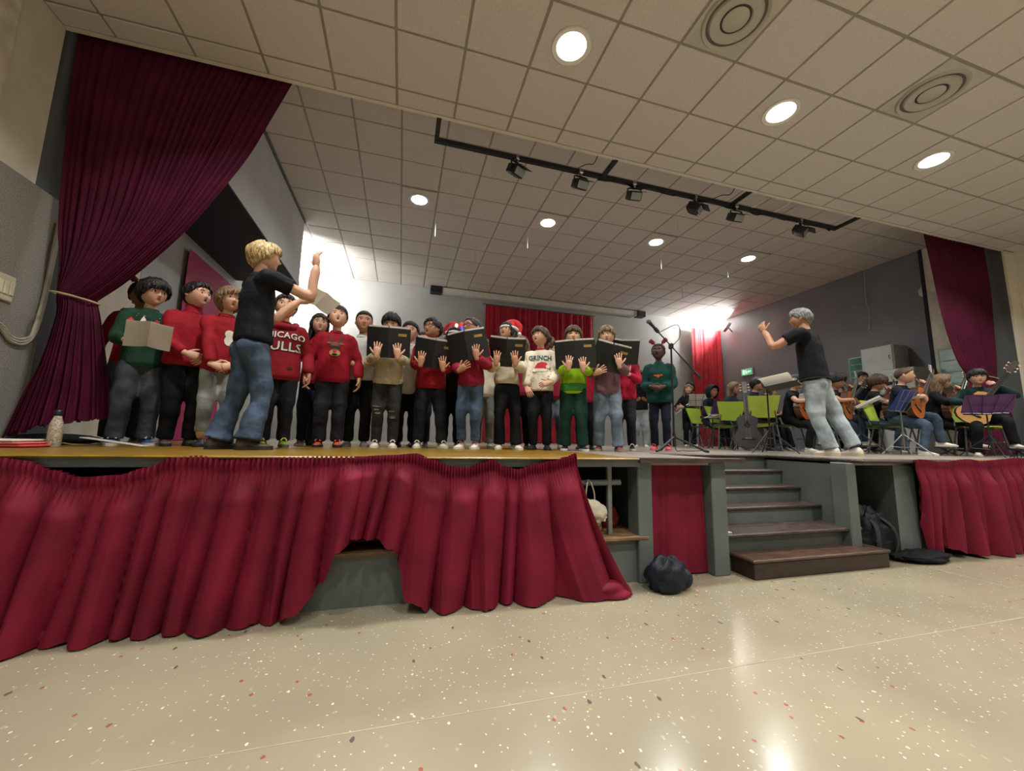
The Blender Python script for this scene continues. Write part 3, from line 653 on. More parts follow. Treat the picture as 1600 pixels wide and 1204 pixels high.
    # ---- hair
    if hair[0] != 'none':
        q = MB(); add_hair(q, HMx, hh, hair[0], seed, child)
        if hair[0] not in ('buzz','pulled','fade'): add_tufts(q, HMx, hh, hair[0], seed, child, 150 if hair[0] in ('mop','curly','pixie') else 110)
        if len(hair) > 2 and hair[2] == 'locks': add_locks(q, HMx, hh, hair[3], seed)
        if len(hair) > 2 and hair[2] == 'tail':
            s = hair[3]; pts = [HMx@(Vector(v)*hh) for v in ((s*.30,.28,.05),(s*.46,.38,.02),(s*.52,.40,-.15),(s*.5,.38,-.38),(s*.44,.36,-.55))]
            q.tube(crom(pts,4), [.06*hh]*4+[.10*hh]*4+[.13*hh]*4+[.10*hh]*4+[.03*hh], 9, round_cap=True)
        if len(hair) > 2 and hair[2] == 'bun': q.ell(HMx@(Vector((0,.40,.30))*hh), (.17*hh,.15*hh,.15*hh), 12, 9)
        q.build('hair', [HM[hair[1]]], root, 75)
    # ---- top
    tp = top; tm = tp['m']; sl = tp.get('sleeve','long'); loose = tp.get('loose',1.); hem = tp.get('hem',-.01); q = MB(); T = .0
    wd = bw*loose
    hemt = (hem*h)/(nbz-hz)
    q.tube([sp(hemt),sp(hemt+.05),sp(.2),sp(.45),sp(.7),sp(.85),sp(.945),sp(1.0)], [(.100*h*wd,.079*h*wd),(.104*h*wd,.083*h*wd),(.099*h*wd,.077*h*wd),((.096 if not fem else .087)*h*wd,.073*h*wd),(.099*h*wd,.072*h*wd),(.093*h*bw,.062*h),(.064*h*bw,.05*h),(.044*h,.043*h)], 16, hint=sx)
    for S_,E,W,a,s in AR:
        if sl == 'long':
            r = tp.get('sr',1.); Wc = E+(W-E)*.93
            cf = tp.get('cuff',.027)
            q.tube(crom([sp(.84,s*.045*h),S_,(S_+E)/2,E,(E+Wc)/2,Wc],3), [.042*h]*3+[.040*h*r]*3+[.037*h*r]*3+[.036*h*r]*3+[(.033*h*r+.0*cf)]*3+[cf*h], 10, round_cap=False)
        elif sl == 'short':
            k = S_+(E-S_)*.55; q.tube(crom([sp(.84,s*.045*h),S_,S_+(E-S_)*.3,k],3), [.046*h]*3+[.043*h]*3+[.042*h]*3+[.043*h], 10)
    tme = remesh(q, voxel, tp.get('name','sweater'), [tm], 4, (.0032*h/1.4*tp.get('wr',1.),seed)); to = link(tp.get('name','sweater'), tme, root); p.top = to
    if tp.get('two'):   # a second colour below a given height (colour-blocked cloth)
        zc, m2 = tp['two']; tme.materials.append(m2)
        for pl in tme.polygons:
            if pl.center.z < zc*h+.004*math.sin(40*pl.center.x): pl.material_index = 1
    # ribbed collar, hem
    q = MB(); cm = tp.get('trim', tm)
    q.tube([sp(.975),sp(1.0),sp(1.03 if not tp.get('turtle') else 1.13)], [(.050*h,.048*h),(.046*h,.045*h),(.042*h,.041*h)], 16, hint=sx)
    if tp.get('rib',1):
        q.build('collar', [cm], to, 60); q = MB()
        q.tube([sp(hemt-.035),sp(hemt+.02)], [(.097*h*wd,.077*h*wd),(.104*h*wd,.083*h*wd)], 16, hint=sx)
    q.build('hem_rib' if tp.get('rib',1) else 'collar', [cm], to, 60)
    if tp.get('hood'):
        q = MB(); pts = [sp(.97,math.cos(a)*.068*h,-math.sin(a)*.060*h)+Vector((0,0,-.022*h if math.sin(a) > .5 else .006*h)) for a in np.linspace(-PI*.62-.35+.3,PI*1.62,15)]
        q.tube(pts, [.012*h]+[.022*h]*13+[.012*h], 8, round_cap=True); q.ell(sp(.93,0,.062*h), (.062*h,.035*h,.06*h), 12, 8); q.build('hood', [cm], to, 60)
    p.bvh = BVHTree.FromPolygons([v.co[:] for v in tme.vertices], [tuple(f.vertices) for f in tme.polygons]); p.sp = sp
    # ---- trousers
    lm = legs['m']; q = MB(); kw = legs.get('w',1.); fa_ = legs.get('flare',1.); ln = legs.get('len',1.)
    q.tube([sp(.11) if not seated else sp(.12),sp(.0),Cc+Vector((0,0,-.035*h))], [(.084*h*bw,.064*h*bw),(.091*h*bw,.070*h*bw),(.080*h*bw,.062*h)], 14, hint=sx, round_cap=True)
    if legs.get('seat'): 
        for s in (1,-1): q.ell(Cc+Vector((s*.040*h,.030*h,-.022*h)), (.050*h,.048*h,.058*h))
    for Hj,K,A,fy,lf in LG:
        A2 = K+(A-K)*ln
        q.tube(crom([Hj+Vector((0,0,.01*h)),Hj*.5+K*.5,K,K*.5+A2*.5,A2+Vector((0,0,-.012*h if ln == 1 else 0))],3), [.055*h*kw]*3+[.050*h*kw]*3+[.041*h*kw]*3+[.038*h*kw*(fa_*.4+.6)]*3+[.036*h*kw*fa_], 12)
    lme = remesh(q, voxel*1.05, legs.get('name','trousers'), [lm], 4, (.0035*h/1.4,seed+3)); p.legs = link(legs.get('name','trousers'), lme, root)
    # ---- shoes
    for Hj,K,A,fy,lf in LG:
        ft = (Vector((A.x,A.y,0))); shoe(root, ft, fy, h*.155 if not adult else h*.158, shoes[0], shoes[1], lf+.0, len(shoes) > 3, shoes[2] if len(shoes) > 2 else None)
    p.LG = LG; p.C = Cc; p.N = N
    return p
def on_chest(p, pts, t0, dx=0., out=.004):
    # wrap flat chest print (x right as seen from the front, z up; metres) onto the cloth
    c = p.sp(t0); r = []
    for x,z in pts:
        o = Vector((c.x+dx+x, c.y-1.0, c.z+z)); hit = p.bvh.ray_cast(o, Vector((0,1,0)))
        y = hit[0].y-out if hit[0] else c.y-.1
        r.append((o.x,y,o.z))
    return r
def print_poly(p, q, polys, t0, dx=0., out=.004, mi=0):
    for pl in polys:
        bm = bmesh.new(); f = bm.faces.new([bm.verts.new((x,0,z)) for x,z in pl]); bmesh.ops.triangulate(bm, faces=bm.faces)
        if max(abs(a[0]-b[0]) for a in pl for b in pl) > .05: bmesh.ops.subdivide_edges(bm, edges=bm.edges, cuts=2, use_grid_fill=True)
        bm.verts.index_update(); vv = [(v.co.x,v.co.z) for v in bm.verts]; ff = [tuple(v.index for v in f.verts) for f in bm.faces]; bm.free()
        q.add(on_chest(p, vv, t0, dx, out), ff, mi)
def text_polys(s, size, bend=0., w=1., bold=0.):
    cu = bpy.data.curves.new('t','FONT'); cu.body = s; cu.size = size; cu.align_x = 'CENTER'; cu.offset = bold; cu.resolution_u = 2; cu.space_character = 1.05
    o = bpy.data.objects.new('t', cu); C.objects.link(o); dg = bpy.context.evaluated_depsgraph_get(); me = bpy.data.meshes.new_from_object(o.evaluated_get(dg)); bpy.data.objects.remove(o)
    V = [(v.co.x*w, v.co.y+bend*(v.co.x*w)**2) for v in me.vertices]; P = [tuple(f.vertices) for f in me.polygons]; bpy.data.meshes.remove(me); return V, P
def chest_text(p, par, name, s, size, t0, m, dx=0., bend=0., w=1., out=.005, bold=0.):
    V, P = text_polys(s, size, bend, w, bold); q = MB(); q.add(on_chest(p, V, t0, dx, out), P); return q.build(name, [m], par)
def glasses(p, m, r=.115):
    q = MB(); M = p.HM; hh = p.hh
    for s in (-1,1):
        c = Vector((s*.158,-.425,.03)); pts = [M@((c+Vector((r*math.cos(a),.03*abs(math.cos(a)) if s*math.cos(a) > 0 else 0,r*.85*math.sin(a))))*hh) for a in np.linspace(0,2*PI,17)]
        q.tube(pts, .013*hh, 5, cap=False)
        q.tube([M@(Vector(v)*hh) for v in ((s*.265,-.40,.05),(s*.375,-.25,.05),(s*.395,.02,.04))], .012*hh, 5)
    q.tube([M@(Vector(v)*hh) for v in ((-.045,-.44,.05),(0,-.455,.06),(.045,-.44,.05))], .012*hh, 5)
    return q.build('glasses', [m], p.root, 60)
D = math.radians
HANGL = dict(w=(.172,-.03,.478), d=(0,-.12,-1), n=(-1,0,0), curl=.4, spread=.05); HANGR = dict(w=(-.172,-.03,.478), d=(0,-.12,-1), n=(1,0,0), curl=.4, spread=.05)
CLL = dict(w=(.055,-.15,.53), d=(-1,-.25,-.3), n=(0,1,-.2), curl=.5); CLR = dict(w=(-.065,-.14,.535), d=(1,-.3,-.25), n=(0,1,-.2), curl=.5)
FOL = dict(w=(.07,-.235,.63), d=(-.1,-.12,1), n=(0,1,.12), curl=.12, spread=.2); FOR_ = dict(w=(-.07,-.235,.63), d=(.1,-.12,1), n=(0,1,.12), curl=.12, spread=.2)
SHL = dict(w=(.085,-.20,.585), d=(-.75,-.55,.15), n=(-.1,.35,1), curl=.3); SHR = dict(w=(-.085,-.20,.585), d=(.75,-.55,.15), n=(.1,.35,1), curl=.3)
def v(a, **k): a = dict(a); a.update(k); return a
# shoes
wht = mat('white_leather','#cfc9bb',.5,var=.06); offw = mat('off_white_sole','#c9c2b2',.6,var=.05); blk = mat('black_leather','#17171a',.5,var=.1); brn = mat('brown_leather','#4d4338',.55,var=.2)
blu = mat('blue_leather','#2d4a7d',.5,var=.1); lime = mat('lime_mesh','#9fb52e',.6,var=.25,vs=25,col2='#4a6a3a'); org = mat('orange_black_mesh','#c04a25',.6,vs=14,col2='#1d1d20'); gry = mat('grey_mesh','#7d7d7d',.6,var=.2,vs=20)
pnk = mat('coral_mesh','#d0585c',.6,var=.1,vs=20); mrs = mat('maroon_suede','#6d3338',.7,var=.15); bws = mat('black_white_leather','#22242b',.5,var=.1)
# cloth
red = cloth('red_jersey','#8c1522'); red2 = cloth('red_knit','#921624',bs=260); bred = cloth('crimson_fleece','#841824'); rrd = cloth('scarlet_fleece','#8a1023'); mar = cloth('maroon_knit','#8a1f33'); drkg = cloth('dark_green_knit','#1c3b2c',bs=260)
crm = cloth('cream_fleece','#a9a084'); wkn = cloth('white_knit','#cfc5ad',bs=240); gwh = cloth('off_white_fleece','#d6ccb8'); wsh = cloth('white_shirt','#c9c8c6',bs=80); lim = cloth('lime_fleece','#8fb822'); grn2 = cloth('green_fleece','#3f7d35')
mau = cloth('mauve_fleece','#6f5058'); crs = cloth('crimson_jersey','#a51b36'); tea = cloth('teal_green_fleece','#0f3f38'); blkc = cloth('black_cotton','#0f1116'); nvy = cloth('navy_cotton','#121826'); dkt = cloth('dark_teal_cotton','#14302f')
jeb = cloth('black_trouser_cloth','#0d0f12'); jdk = denim('charcoal_denim','#1b1d21'); jgr = denim('grey_denim','#42484e'); jbl = denim('blue_denim','#3f5064'); jlt = denim('light_blue_denim','#98a4a8'); jwl = denim('washed_blue_denim','#66737f'); jfd = denim('faded_dark_denim','#2a2926')
jgn = cloth('dark_green_jersey','#16352a'); jnv = denim('navy_denim','#1f2b3d'); jpl = denim('pale_grey_denim','#8d938f'); dgc = cloth('dark_slate_cloth','#181c22')
prw = mat('white_print','#d9d3c6',.8,var=.03); prb = mat('black_print','#15161a',.7); prt = mat('teal_print','#1d4f4e',.8,var=.05); prr = mat('red_print','#bb2a2c',.8,var=.05); prn = mat('brown_print','#6d4a2f',.8,var=.1); prtan = mat('tan_print','#b48a58',.8,var=.1); gold = mat('gold_label','#a68a4a',.4,var=.2)
gfr = mat('dark_spectacle_frame','#1d1a1c',.4); paper = mat('white_paper','#e2dfd9',.7,var=.02,vs=3); paperw = mat('cream_paper','#c9bfa6',.7,var=.04,vs=3); _n = paper.node_tree; _t = _n.nodes.new('ShaderNodeBsdfTranslucent'); _t.inputs[0].default_value = lin('#e6e2da'); _x = _n.nodes.new('ShaderNodeMixShader'); _x.inputs[0].default_value = .45; _o = _n.nodes['Material Output']; _n.links.new(_n.nodes['Principled BSDF'].outputs[0], _x.inputs[1]); _n.links.new(_t.outputs[0], _x.inputs[2]); _n.links.new(_x.outputs[0], _o.inputs[0])
foldm = mat('black_folder_card','#0c0e12',.5,var=.1,bump=.05)
print_ = print
# ---- conductors
woman = person('woman conducting with raised arms, blond short hair, black t-shirt, flared blue jeans', (-1.17,3.40), D(128), 1.63, True, True, .97, 'fair', ('pixie','blond'), (D(-22),D(3)),
    L=dict(w=(.10,-.25,.80), pole=(.3,.25,-1), d=(-.15,-1,.5), n=(-1,0,.2), curl=.5), R=dict(w=(-.14,-.215,.93), pole=(-.25,-1,-.5), d=(.12,.12,1), n=(.2,-1,0), curl=.3, spread=.28),
    top=dict(m=blkc, sleeve='short', name='t_shirt', hem=.01, loose=1.02, rib=0, wr=.6), legs=dict(m=jbl, flare=1.75, name='jeans', w=1.0, seat=1), shoes=(brn,mat('dark_sole','#2a2522',.7)), feet=((.065,.06,.15),(-.065,-.015,-.1)), hipshift=(0,-.015), lean=(.0,-.0), stretch=1.12, voxel=.010)
man = person('man conducting with one arm raised, grey hair, black t-shirt, pale blue jeans, white shoes', (4.72,3.42), D(-160), 1.76, True, False, 1.02, 'olive', ('short','grey'), (D(12),D(0)),
    L=dict(w=(.16,-.235,.855), pole=(.5,-.1,-1), d=(-.1,-.35,.9), n=(-1,.1,0), curl=.35, spread=.15), R=dict(w=(-.115,-.05,.492), pole=(-.6,.1,-.5), d=(0,-.1,-1), n=(1,0,0)),
    top=dict(m=blkc, sleeve='short', name='t_shirt', hem=.0, loose=1.0, rib=0), legs=dict(m=jlt, name='jeans', w=1.1, flare=1.1, seat=1), shoes=(wht,mat('tan_sole','#b8aa92',.6)), feet=((.05,.06,-.25),(-.10,.15,-.45)), hipshift=(.02,-.0), lean=(.01,-.03), voxel=.010)
q = MB(); q.tube([man.sp(-.0+.03*0,math.cos(a)*.104*1.76*1.02,math.sin(a)*.079*1.76)+Vector((0,0,.02)) for a in np.linspace(0,2*PI,33)], (.008,.02), 6, hint=(0,0,1), cap=False); q.build('belt', [mat('dark_belt','#20242a',.5)], man.root, 60)
# ---- choir, front
G1 = 'choir front row'
green = person('boy in dark green patterned Christmas sweater reading an open booklet', (-2.16,4.02), D(30), 1.42, bw=1.0, skin='fair', hair=('mop','black'), head=(D(22),D(-2),D(4)), L=SHL, R=SHR, top=dict(m=drkg, hem=-.02), legs=dict(m=jgr, w=1.1, flare=1.15, name='jeans'), shoes=(blu,offw,wht), feet=((.06,0,.35),(-.07,-.02,-.25)))
turt = person('boy in plain red turtleneck and black trousers, one hand on his belly', (-1.85,4.04), D(38), 1.45, bw=1.12, skin='fair', hair=('short','black'), head=(D(28),D(5)), L=v(CLL,w=(.07,-.14,.52)), R=v(CLR,w=(-.05,-.16,.535)), top=dict(m=red2, hem=-.005, turtle=1, loose=1.03), legs=dict(m=jeb, w=1.15), shoes=(brn,blk), mouth_=.5)
bob = person('girl with blond bob in red sweater, half hidden behind the conducting woman', (-1.555,3.95), D(24), 1.41, fem=True, skin='fair', hair=('bob','light'), head=(D(20),0), L=v(CLL,w=(.05,-.15,.47)), R=v(CLR,w=(-.05,-.14,.47)), top=dict(m=red, hem=-.03), legs=dict(m=jpl, name='jeans', len=.82), shoes=(blk,blk), mouth_=.4)
q = MB(); print_poly(bob, q, [[(x+.035*math.cos(a),zz+r*math.sin(a)) for a in np.linspace(0,2*PI,11)[:-1]] for x,zz,r in ((.03,.0,.035),(.03,-.06,.045))], .62, .0); q.build('snowman_print', [prw], bob.top)
bulls = person('boy in red hoodie with white block lettering and lime green shoes', (-1.14,4.12), D(14), 1.44, bw=1.08, skin='fair', hair=('short','dark'), head=(D(-2),D(8)), L=HANGL, R=HANGR, top=dict(m=bred, hem=-.05, hood=1, loose=1.08, name='hoodie', sr=1.08), legs=dict(m=jdk, w=1.12), shoes=(lime,mat('grey_sole','#5d6050',.6),mat('yellow_green_lace','#c7d24a',.6)), mouth_=.6)
chest_text(bulls, bulls.top, 'lettering_outline', 'CHICAGO', .083, .66, prb, bend=-.35, w=.95, out=.0045, bold=.006); chest_text(bulls, bulls.top, 'lettering', 'CHICAGO', .083, .66, prw, bend=-.35, w=.95, out=.0065, bold=.0015)
chest_text(bulls, bulls.top, 'lettering_outline', 'BULLS', .118, .40, prb, w=1.0, out=.0045, bold=.008); chest_text(bulls, bulls.top, 'lettering', 'BULLS', .118, .40, prw, w=1.0, out=.0065, bold=.002)
q = MB(); print_poly(bulls, q, [[(-.02,-.01),(.02,-.01),(.02,.01),(-.02,.01)]], .05, .08, .006); q.build('hem_patch', [prb], bulls.top)
rud = person('boy in scarlet sweater with reindeer print and orange black trainers', (-.69,4.24), D(8), 1.42, bw=1.04, skin='fair', hair=('short','dark'), head=(D(2),D(14)), L=HANGL, R=HANGR, top=dict(m=rrd, hem=-.03, loose=1.08, sr=1.06), legs=dict(m=jdk, w=1.15), shoes=(org,blk,mat('orange_lace','#d0603a',.6)), mouth_=.7)
el = lambda cx,cz,rx,rz,n=14: [(cx+rx*math.cos(2*PI*k/n), cz+rz*math.sin(2*PI*k/n)) for k in range(n)]
q = MB(); print_poly(rud, q, [el(0,0,.042,.06),el(-.055,.045,.026,.012),el(.055,.045,.026,.012)], .62, mi=0); print_poly(rud, q, [el(0,-.055,.05,.034)], .62, out=.006, mi=1)
print_poly(rud, q, [[(-.05,.018),(.05,.018),(.046,-.008),(.012,-.008),(0,.004),(-.012,-.008),(-.046,-.008)], el(0,-.072,.026,.012)], .62, out=.008, mi=2); print_poly(rud, q, [el(0,-.035,.02,.014)], .62, out=.009, mi=3)
for s in (-1,1): print_poly(rud, q, [[(s*.02,.05),(s*.032,.05),(s*.06,.10),(s*.085,.115),(s*.08,.122),(s*.055,.112)],[(s*.045,.08),(s*.05,.115),(s*.042,.118),(s*.037,.078)]], .62, mi=2)
q.build('reindeer_print', [prn,prtan,prb,prr], rud.top)
# Christmas motifs on the green sweater
q = MB(); 
for i,(x,z) in enumerate(((-.11,.05),(-.035,.075),(.05,.055),(.11,.08),(-.075,-.03),(.0,-.01),(.075,-.03),(.125,-.02),(-.12,-.1),(-.04,-.09),(.04,-.1),(.11,-.11))):
    if i%2: print_poly(green, q, [[(x-.02,z-.02),(x+.02,z-.02),(x+.012,z),(x+.014,z),(x,z+.03),(x-.014,z),(x-.012,z)]], .62, mi=0)
    else:
        print_poly(green, q, [[(x-.018,z),(x+.018,z),(x+.012,z-.024),(x,z-.032),(x-.012,z-.024)]], .62, mi=0); print_poly(green, q, [[(x-.024,z+.0),(x+.024,z),(x,z+.034)]], .62, out=.006, mi=1); print_poly(green, q, [el(x,z-.006,.01,.008,8)], .62, out=.007, mi=2)
rr_ = random.Random(4)
for _ in range(60):
    x, z = rr_.uniform(-.14,.14), rr_.uniform(-.16,.12); print_poly(green, q, [[(x-.003,z),(x,z-.003),(x+.003,z),(x,z+.003)]], .62, mi=0)
q.build('christmas_print', [prw,prr,prtan], green.top)
cream_b = person('boy in cream sweater and ripped dark jeans behind a black folder', (-.16,4.28), D(-2), 1.42, skin='fair', hair=('fringe','black'), head=(D(-4),D(-14)), L=FOL, R=FOR_, top=dict(m=crm, hem=-.02, loose=1.05, sr=1.05), legs=dict(m=jfd, name='jeans', w=1.05), shoes=(wht,wht,offw,1), mouth_=.2)
rr_ = random.Random(7)
for (Hj,K,A,fy,lf) in cream_b.LG:
    for k in range(4):
        c = K+Vector((rr_.uniform(-.02,.02),0,rr_.uniform(-.06,.09))); bv = BVHTree.FromPolygons([x.co[:] for x in cream_b.legs.data.vertices],[tuple(f.vertices) for f in cream_b.legs.data.polygons])
        P_ = []
        for x,z in el(0,0,.03,.006+.004*rr_.random(),10):
            h_ = bv.ray_cast(Vector((c.x+x,-1,c.z+z)),Vector((0,1,0)))[0]; P_.append((c.x+x,(h_.y if h_ else K.y)-.003,c.z+z))
        q = MB(); q.add(P_,[tuple(range(10))]); q.build('ripped_patch', [mat('frayed_thread','#6d6760',.9,var=.3,vs=40)], cream_b.legs)
glas = person('boy with glasses in red sweater holding a black folder low, white shoes', (.29,4.36), D(-6), 1.43, bw=1.1, skin='olive', hair=('short','black'), head=(D(-42),D(8)), L=v(FOL,w=(.09,-.20,.575)), R=v(FOR_,w=(-.07,-.22,.60)), top=dict(m=red, hem=-.03, loose=1.06, sr=1.08), legs=dict(m=dgc, w=1.12), shoes=(wht,wht,offw), feet=((.10,-.02,.45),(-.075,0,-.1)), mouth_=.6); glasses(glas, gfr)
maro = person('girl with glasses and braids in maroon sweater, blue jeans, holding a black folder', (.70,4.13), D(-24), 1.42, fem=True, skin='olive', hair=('pulled','black'), head=(D(-38),D(6)), L=v(FOL,w=(.085,-.20,.65)), R=v(FOR_,w=(-.04,-.19,.56),d=(.8,-.3,.5)), top=dict(m=mar, hem=-.01, loose=1.0, sr=1.1), legs=dict(m=jbl, name='jeans', w=.98, len=.96), shoes=(wht,offw,mrs), feet=((.05,0,.0),(-.055,-.01,-.2)), mouth_=.5); glasses(maro, gfr, .12)
q = MB()
for s in (-1,1): q.tube(crom([maro.HM@(Vector(p_)*maro.hh) for p_ in ((s*.3,.25,-.1),(s*.38,.24,-.4),(s*.40,.12,-.8),(s*.36,-.05,-1.2))],6), [.05*maro.hh*(1+.18*math.sin(k*2.6)) for k in range(19)], 8, round_cap=True)
q.build('braids', [HM['black']], maro.root, 70)
santa = person('girl in red Santa hat and white sweater singing over an open black folder', (1.12,4.20), D(-18), 1.42, fem=True, bw=.98, skin='olive', hair=('long','black','locks',.75), head=(D(-30),D(22)), L=FOL, R=FOR_, top=dict(m=wkn, hem=.03, loose=.98, sr=1.25), legs=dict(m=jeb, w=1.02, flare=1.35), shoes=(wht,wht), feet=((.085,-.02,.4),(-.05,0,-.05)), mouth_=1.)
grin = person('girl with ponytail in off-white printed Christmas sweater and black trousers', (1.50,4.14), D(-24), 1.39, fem=True, skin='fair', hair=('fringe','brown','tail',1), head=(D(-34),D(10)), L=v(CLL,w=(.085,-.15,.525)), R=v(CLR,w=(-.10,-.15,.47),d=(.35,-.5,-.6)), top=dict(m=gwh, hem=-.02, loose=1.06, trim=mar, sr=1.12, rib=0), legs=dict(m=jeb, w=.98), shoes=(blk,blk), mouth_=.5)
chest_text(grin, grin.top, 'lettering', 'GRINCH', .078, .70, prt, bend=.0, w=.84, out=.006, bold=.003)
q = MB(); print_poly(grin, q, [[(-.07,-.02),(.06,-.02),(.085,.03),(.07,.055),(.02,.06),(-.03,.045)]], .52, mi=0); print_poly(grin, q, [el(.085,.01,.02,.02), [(-.085,-.05),(.07,-.05),(.075,-.015),(-.075,-.015)]], .52, out=.006, mi=1); q.build('hat_print', [prr,prw], grin.top)
q = MB(); rr_ = random.Random(2)
for _ in range(22):
    x, z = rr_.choice((-1,1))*rr_.uniform(.06,.12), rr_.uniform(-.2,.02); print_poly(grin, q, [el(x,z,.006,.004,7)], .52)
q.build('fleck_print', [prb], grin.top)
limeb = person('boy in two-tone lime green hoodie and dark green trousers behind a black folder', (1.85,4.02), D(-26), 1.40, skin='fair', hair=('fringe','brown'), head=(D(4),D(4)), L=v(FOL,w=(.08,-.22,.61)), R=v(FOR_,w=(-.03,-.235,.62)), top=dict(m=lim, hem=-.03, loose=1.05, sr=1.12, two=(.53,grn2), hood=1, name='hoodie'), legs=dict(m=jgn, w=1.12, flare=1.15), shoes=(blk,offw,blk), feet=((.075,-.02,.3),(-.065,.01,-.1)))
mauv = person('boy in mauve sweater and washed jeans holding a black folder at an angle', (2.24,3.95), D(-32), 1.42, skin='fair', hair=('fringe','light'), head=(D(4),D(2)), L=v(FOL,w=(.10,-.21,.64)), R=v(FOR_,w=(-.08,-.20,.59),d=(.8,-.4,.3)), top=dict(m=mau, hem=-.03, loose=1.03, sr=1.05), legs=dict(m=jwl, name='jeans', w=1.12, flare=1.2), shoes=(mrs,mat('tan_rubber','#8d7a62',.6),mrs), feet=((.08,0,.3),(-.07,0,-.1)))
crim = person('boy in plain crimson sweater beside the singers, face behind a raised folder', (2.76,4.42), D(-40), 1.41, skin='fair', hair=('buzz','dark'), head=(D(-15),0), L=v(CLL,w=(.06,-.2,.66),d=(-.4,-.3,.8)), R=v(CLR,w=(-.06,-.2,.66),d=(.4,-.3,.8)), top=dict(m=crs, hem=-.03, loose=1.02, trim=red), legs=dict(m=jdk, w=1.02), shoes=(bws,offw,wht))
antl = person('girl in dark green sweater wearing a reindeer antler headband beside the microphone', (3.42,4.6), D(-42), 1.47, fem=True, bw=1.05, skin='dark', hair=('pulled','black'), head=(D(-4),D(6)), L=v(CLL,w=(.05,-.15,.575)), R=v(CLR,w=(-.06,-.14,.58)), top=dict(m=tea, hem=-.04, loose=1.14, sr=1.2), legs=dict(m=nvy, w=.9), shoes=(pnk,pnk,pnk), mouth_=.8)
q = MB(); print_poly(antl, q, [[(-.06,.0),(-.05,.02),(-.02,.012),(0,.022),(.02,.012),(.05,.02),(.06,0),(.03,-.005),(.0,-.03),(-.03,-.005)]], .6, mi=0); q.build('orange_print', [mat('orange_print','#c4552e',.8)], antl.top)
# ---- choir, behind
G2 = 'choir back row'
gl = person('child in red hoodie and glasses behind the boy in the Christmas sweater', (-2.45,4.42), D(28), 1.51, skin='tan', hair=('short','black'), head=(D(5),D(5)), L=HANGL, R=HANGR, top=dict(m=red, hem=-.02, hood=1, name='hoodie'), legs=dict(m=jgr, name='jeans', w=1.1, flare=1.2), shoes=(blk,offw)); glasses(gl, gfr)
gd = person('girl with long dark hair in red top behind the reindeer sweater boy', (-.93,4.62), D(5), 1.43, fem=True, skin='fair', hair=('long','dark','locks',.9), head=(D(10),D(5)), L=HANGL, R=HANGR, top=dict(m=red, hem=-.02), legs=dict(m=jnv), shoes=(gry,offw))
ws = person('boy in white shirt with arms folded behind the reindeer sweater boy', (-.46,4.50), D(6), 1.47, skin='olive', hair=('fade','black'), head=(D(0),D(4)), L=v(CLL,w=(-.02,-.145,.585),d=(-1,-.1,.1)), R=v(CLR,w=(.01,-.135,.60),d=(1,-.1,.1)), top=dict(m=wsh, hem=-.01, rib=0, name='shirt', sr=1.1), legs=dict(m=jeb, w=1.05), shoes=(gry,gry))
b6 = person('boy in white shirt peering past the right edge of the first folder', (.05,4.66), D(-5), 1.45, skin='fair', hair=('short','dark'), head=(D(-5),0), L=HANGL, R=HANGR, top=dict(m=wsh, hem=-.08, rib=0, name='shirt'), legs=dict(m=jeb), shoes=(blk,blk))
g6 = person('girl with brown hair behind the first and second folders from the left', (.22,4.95), D(-12), 1.42, fem=True, skin='fair', hair=('long','brown','locks',.8), head=(D(10),D(5)), L=HANGL, R=HANGR, top=dict(m=red, hem=-.02), legs=dict(m=jnv), shoes=(blk,offw))
sl = person('child in Santa hat with coloured lights behind the boy with glasses', (.56,4.62), D(-8), 1.43, skin='olive', hair=('long','black','locks',.6), head=(D(0),D(4)), L=HANGL, R=HANGR, top=dict(m=blkc, hem=-.02), legs=dict(m=jeb), shoes=(blk,offw))
g7 = person('girl in cream sweater between the maroon sweater and the Santa hat', (1.0,4.85), D(-14), 1.37, fem=True, skin='fair', hair=('long','brown','locks',.8), head=(D(-5),D(0)), L=HANGL, R=v(HANGR,w=(-.15,-.10,.5)), top=dict(m=gwh, hem=-.02), legs=dict(m=jpl, name='jeans', flare=1.2), shoes=(wht,offw))
g8 = person('girl with light hair peering between the Santa hat and the ponytail girl', (1.45,4.72), D(-20), 1.42, fem=True, skin='fair', hair=('long','light','locks',.9), head=(D(-10),D(0)), L=HANGL, R=HANGR, top=dict(m=mar, hem=-.02), legs=dict(m=jeb), shoes=(blk,offw))
g9 = person('child in maroon top behind the ponytail girl, washed jeans', (1.86,4.62), D(-25), 1.36, fem=True, skin='fair', hair=('bob','brown'), head=(D(0),0), L=HANGL, R=HANGR, top=dict(m=mar, hem=-.02), legs=dict(m=jwl, name='jeans'), shoes=(wht,offw))
g10 = person('child in red top mostly hidden between the lime and the mauve singers', (2.3,4.62), D(-28), 1.36, fem=True, skin='fair', hair=('short','dark'), head=(D(0),0), L=HANGL, R=HANGR, top=dict(m=crs, hem=-.04), legs=dict(m=jeb), shoes=(blk,blk))
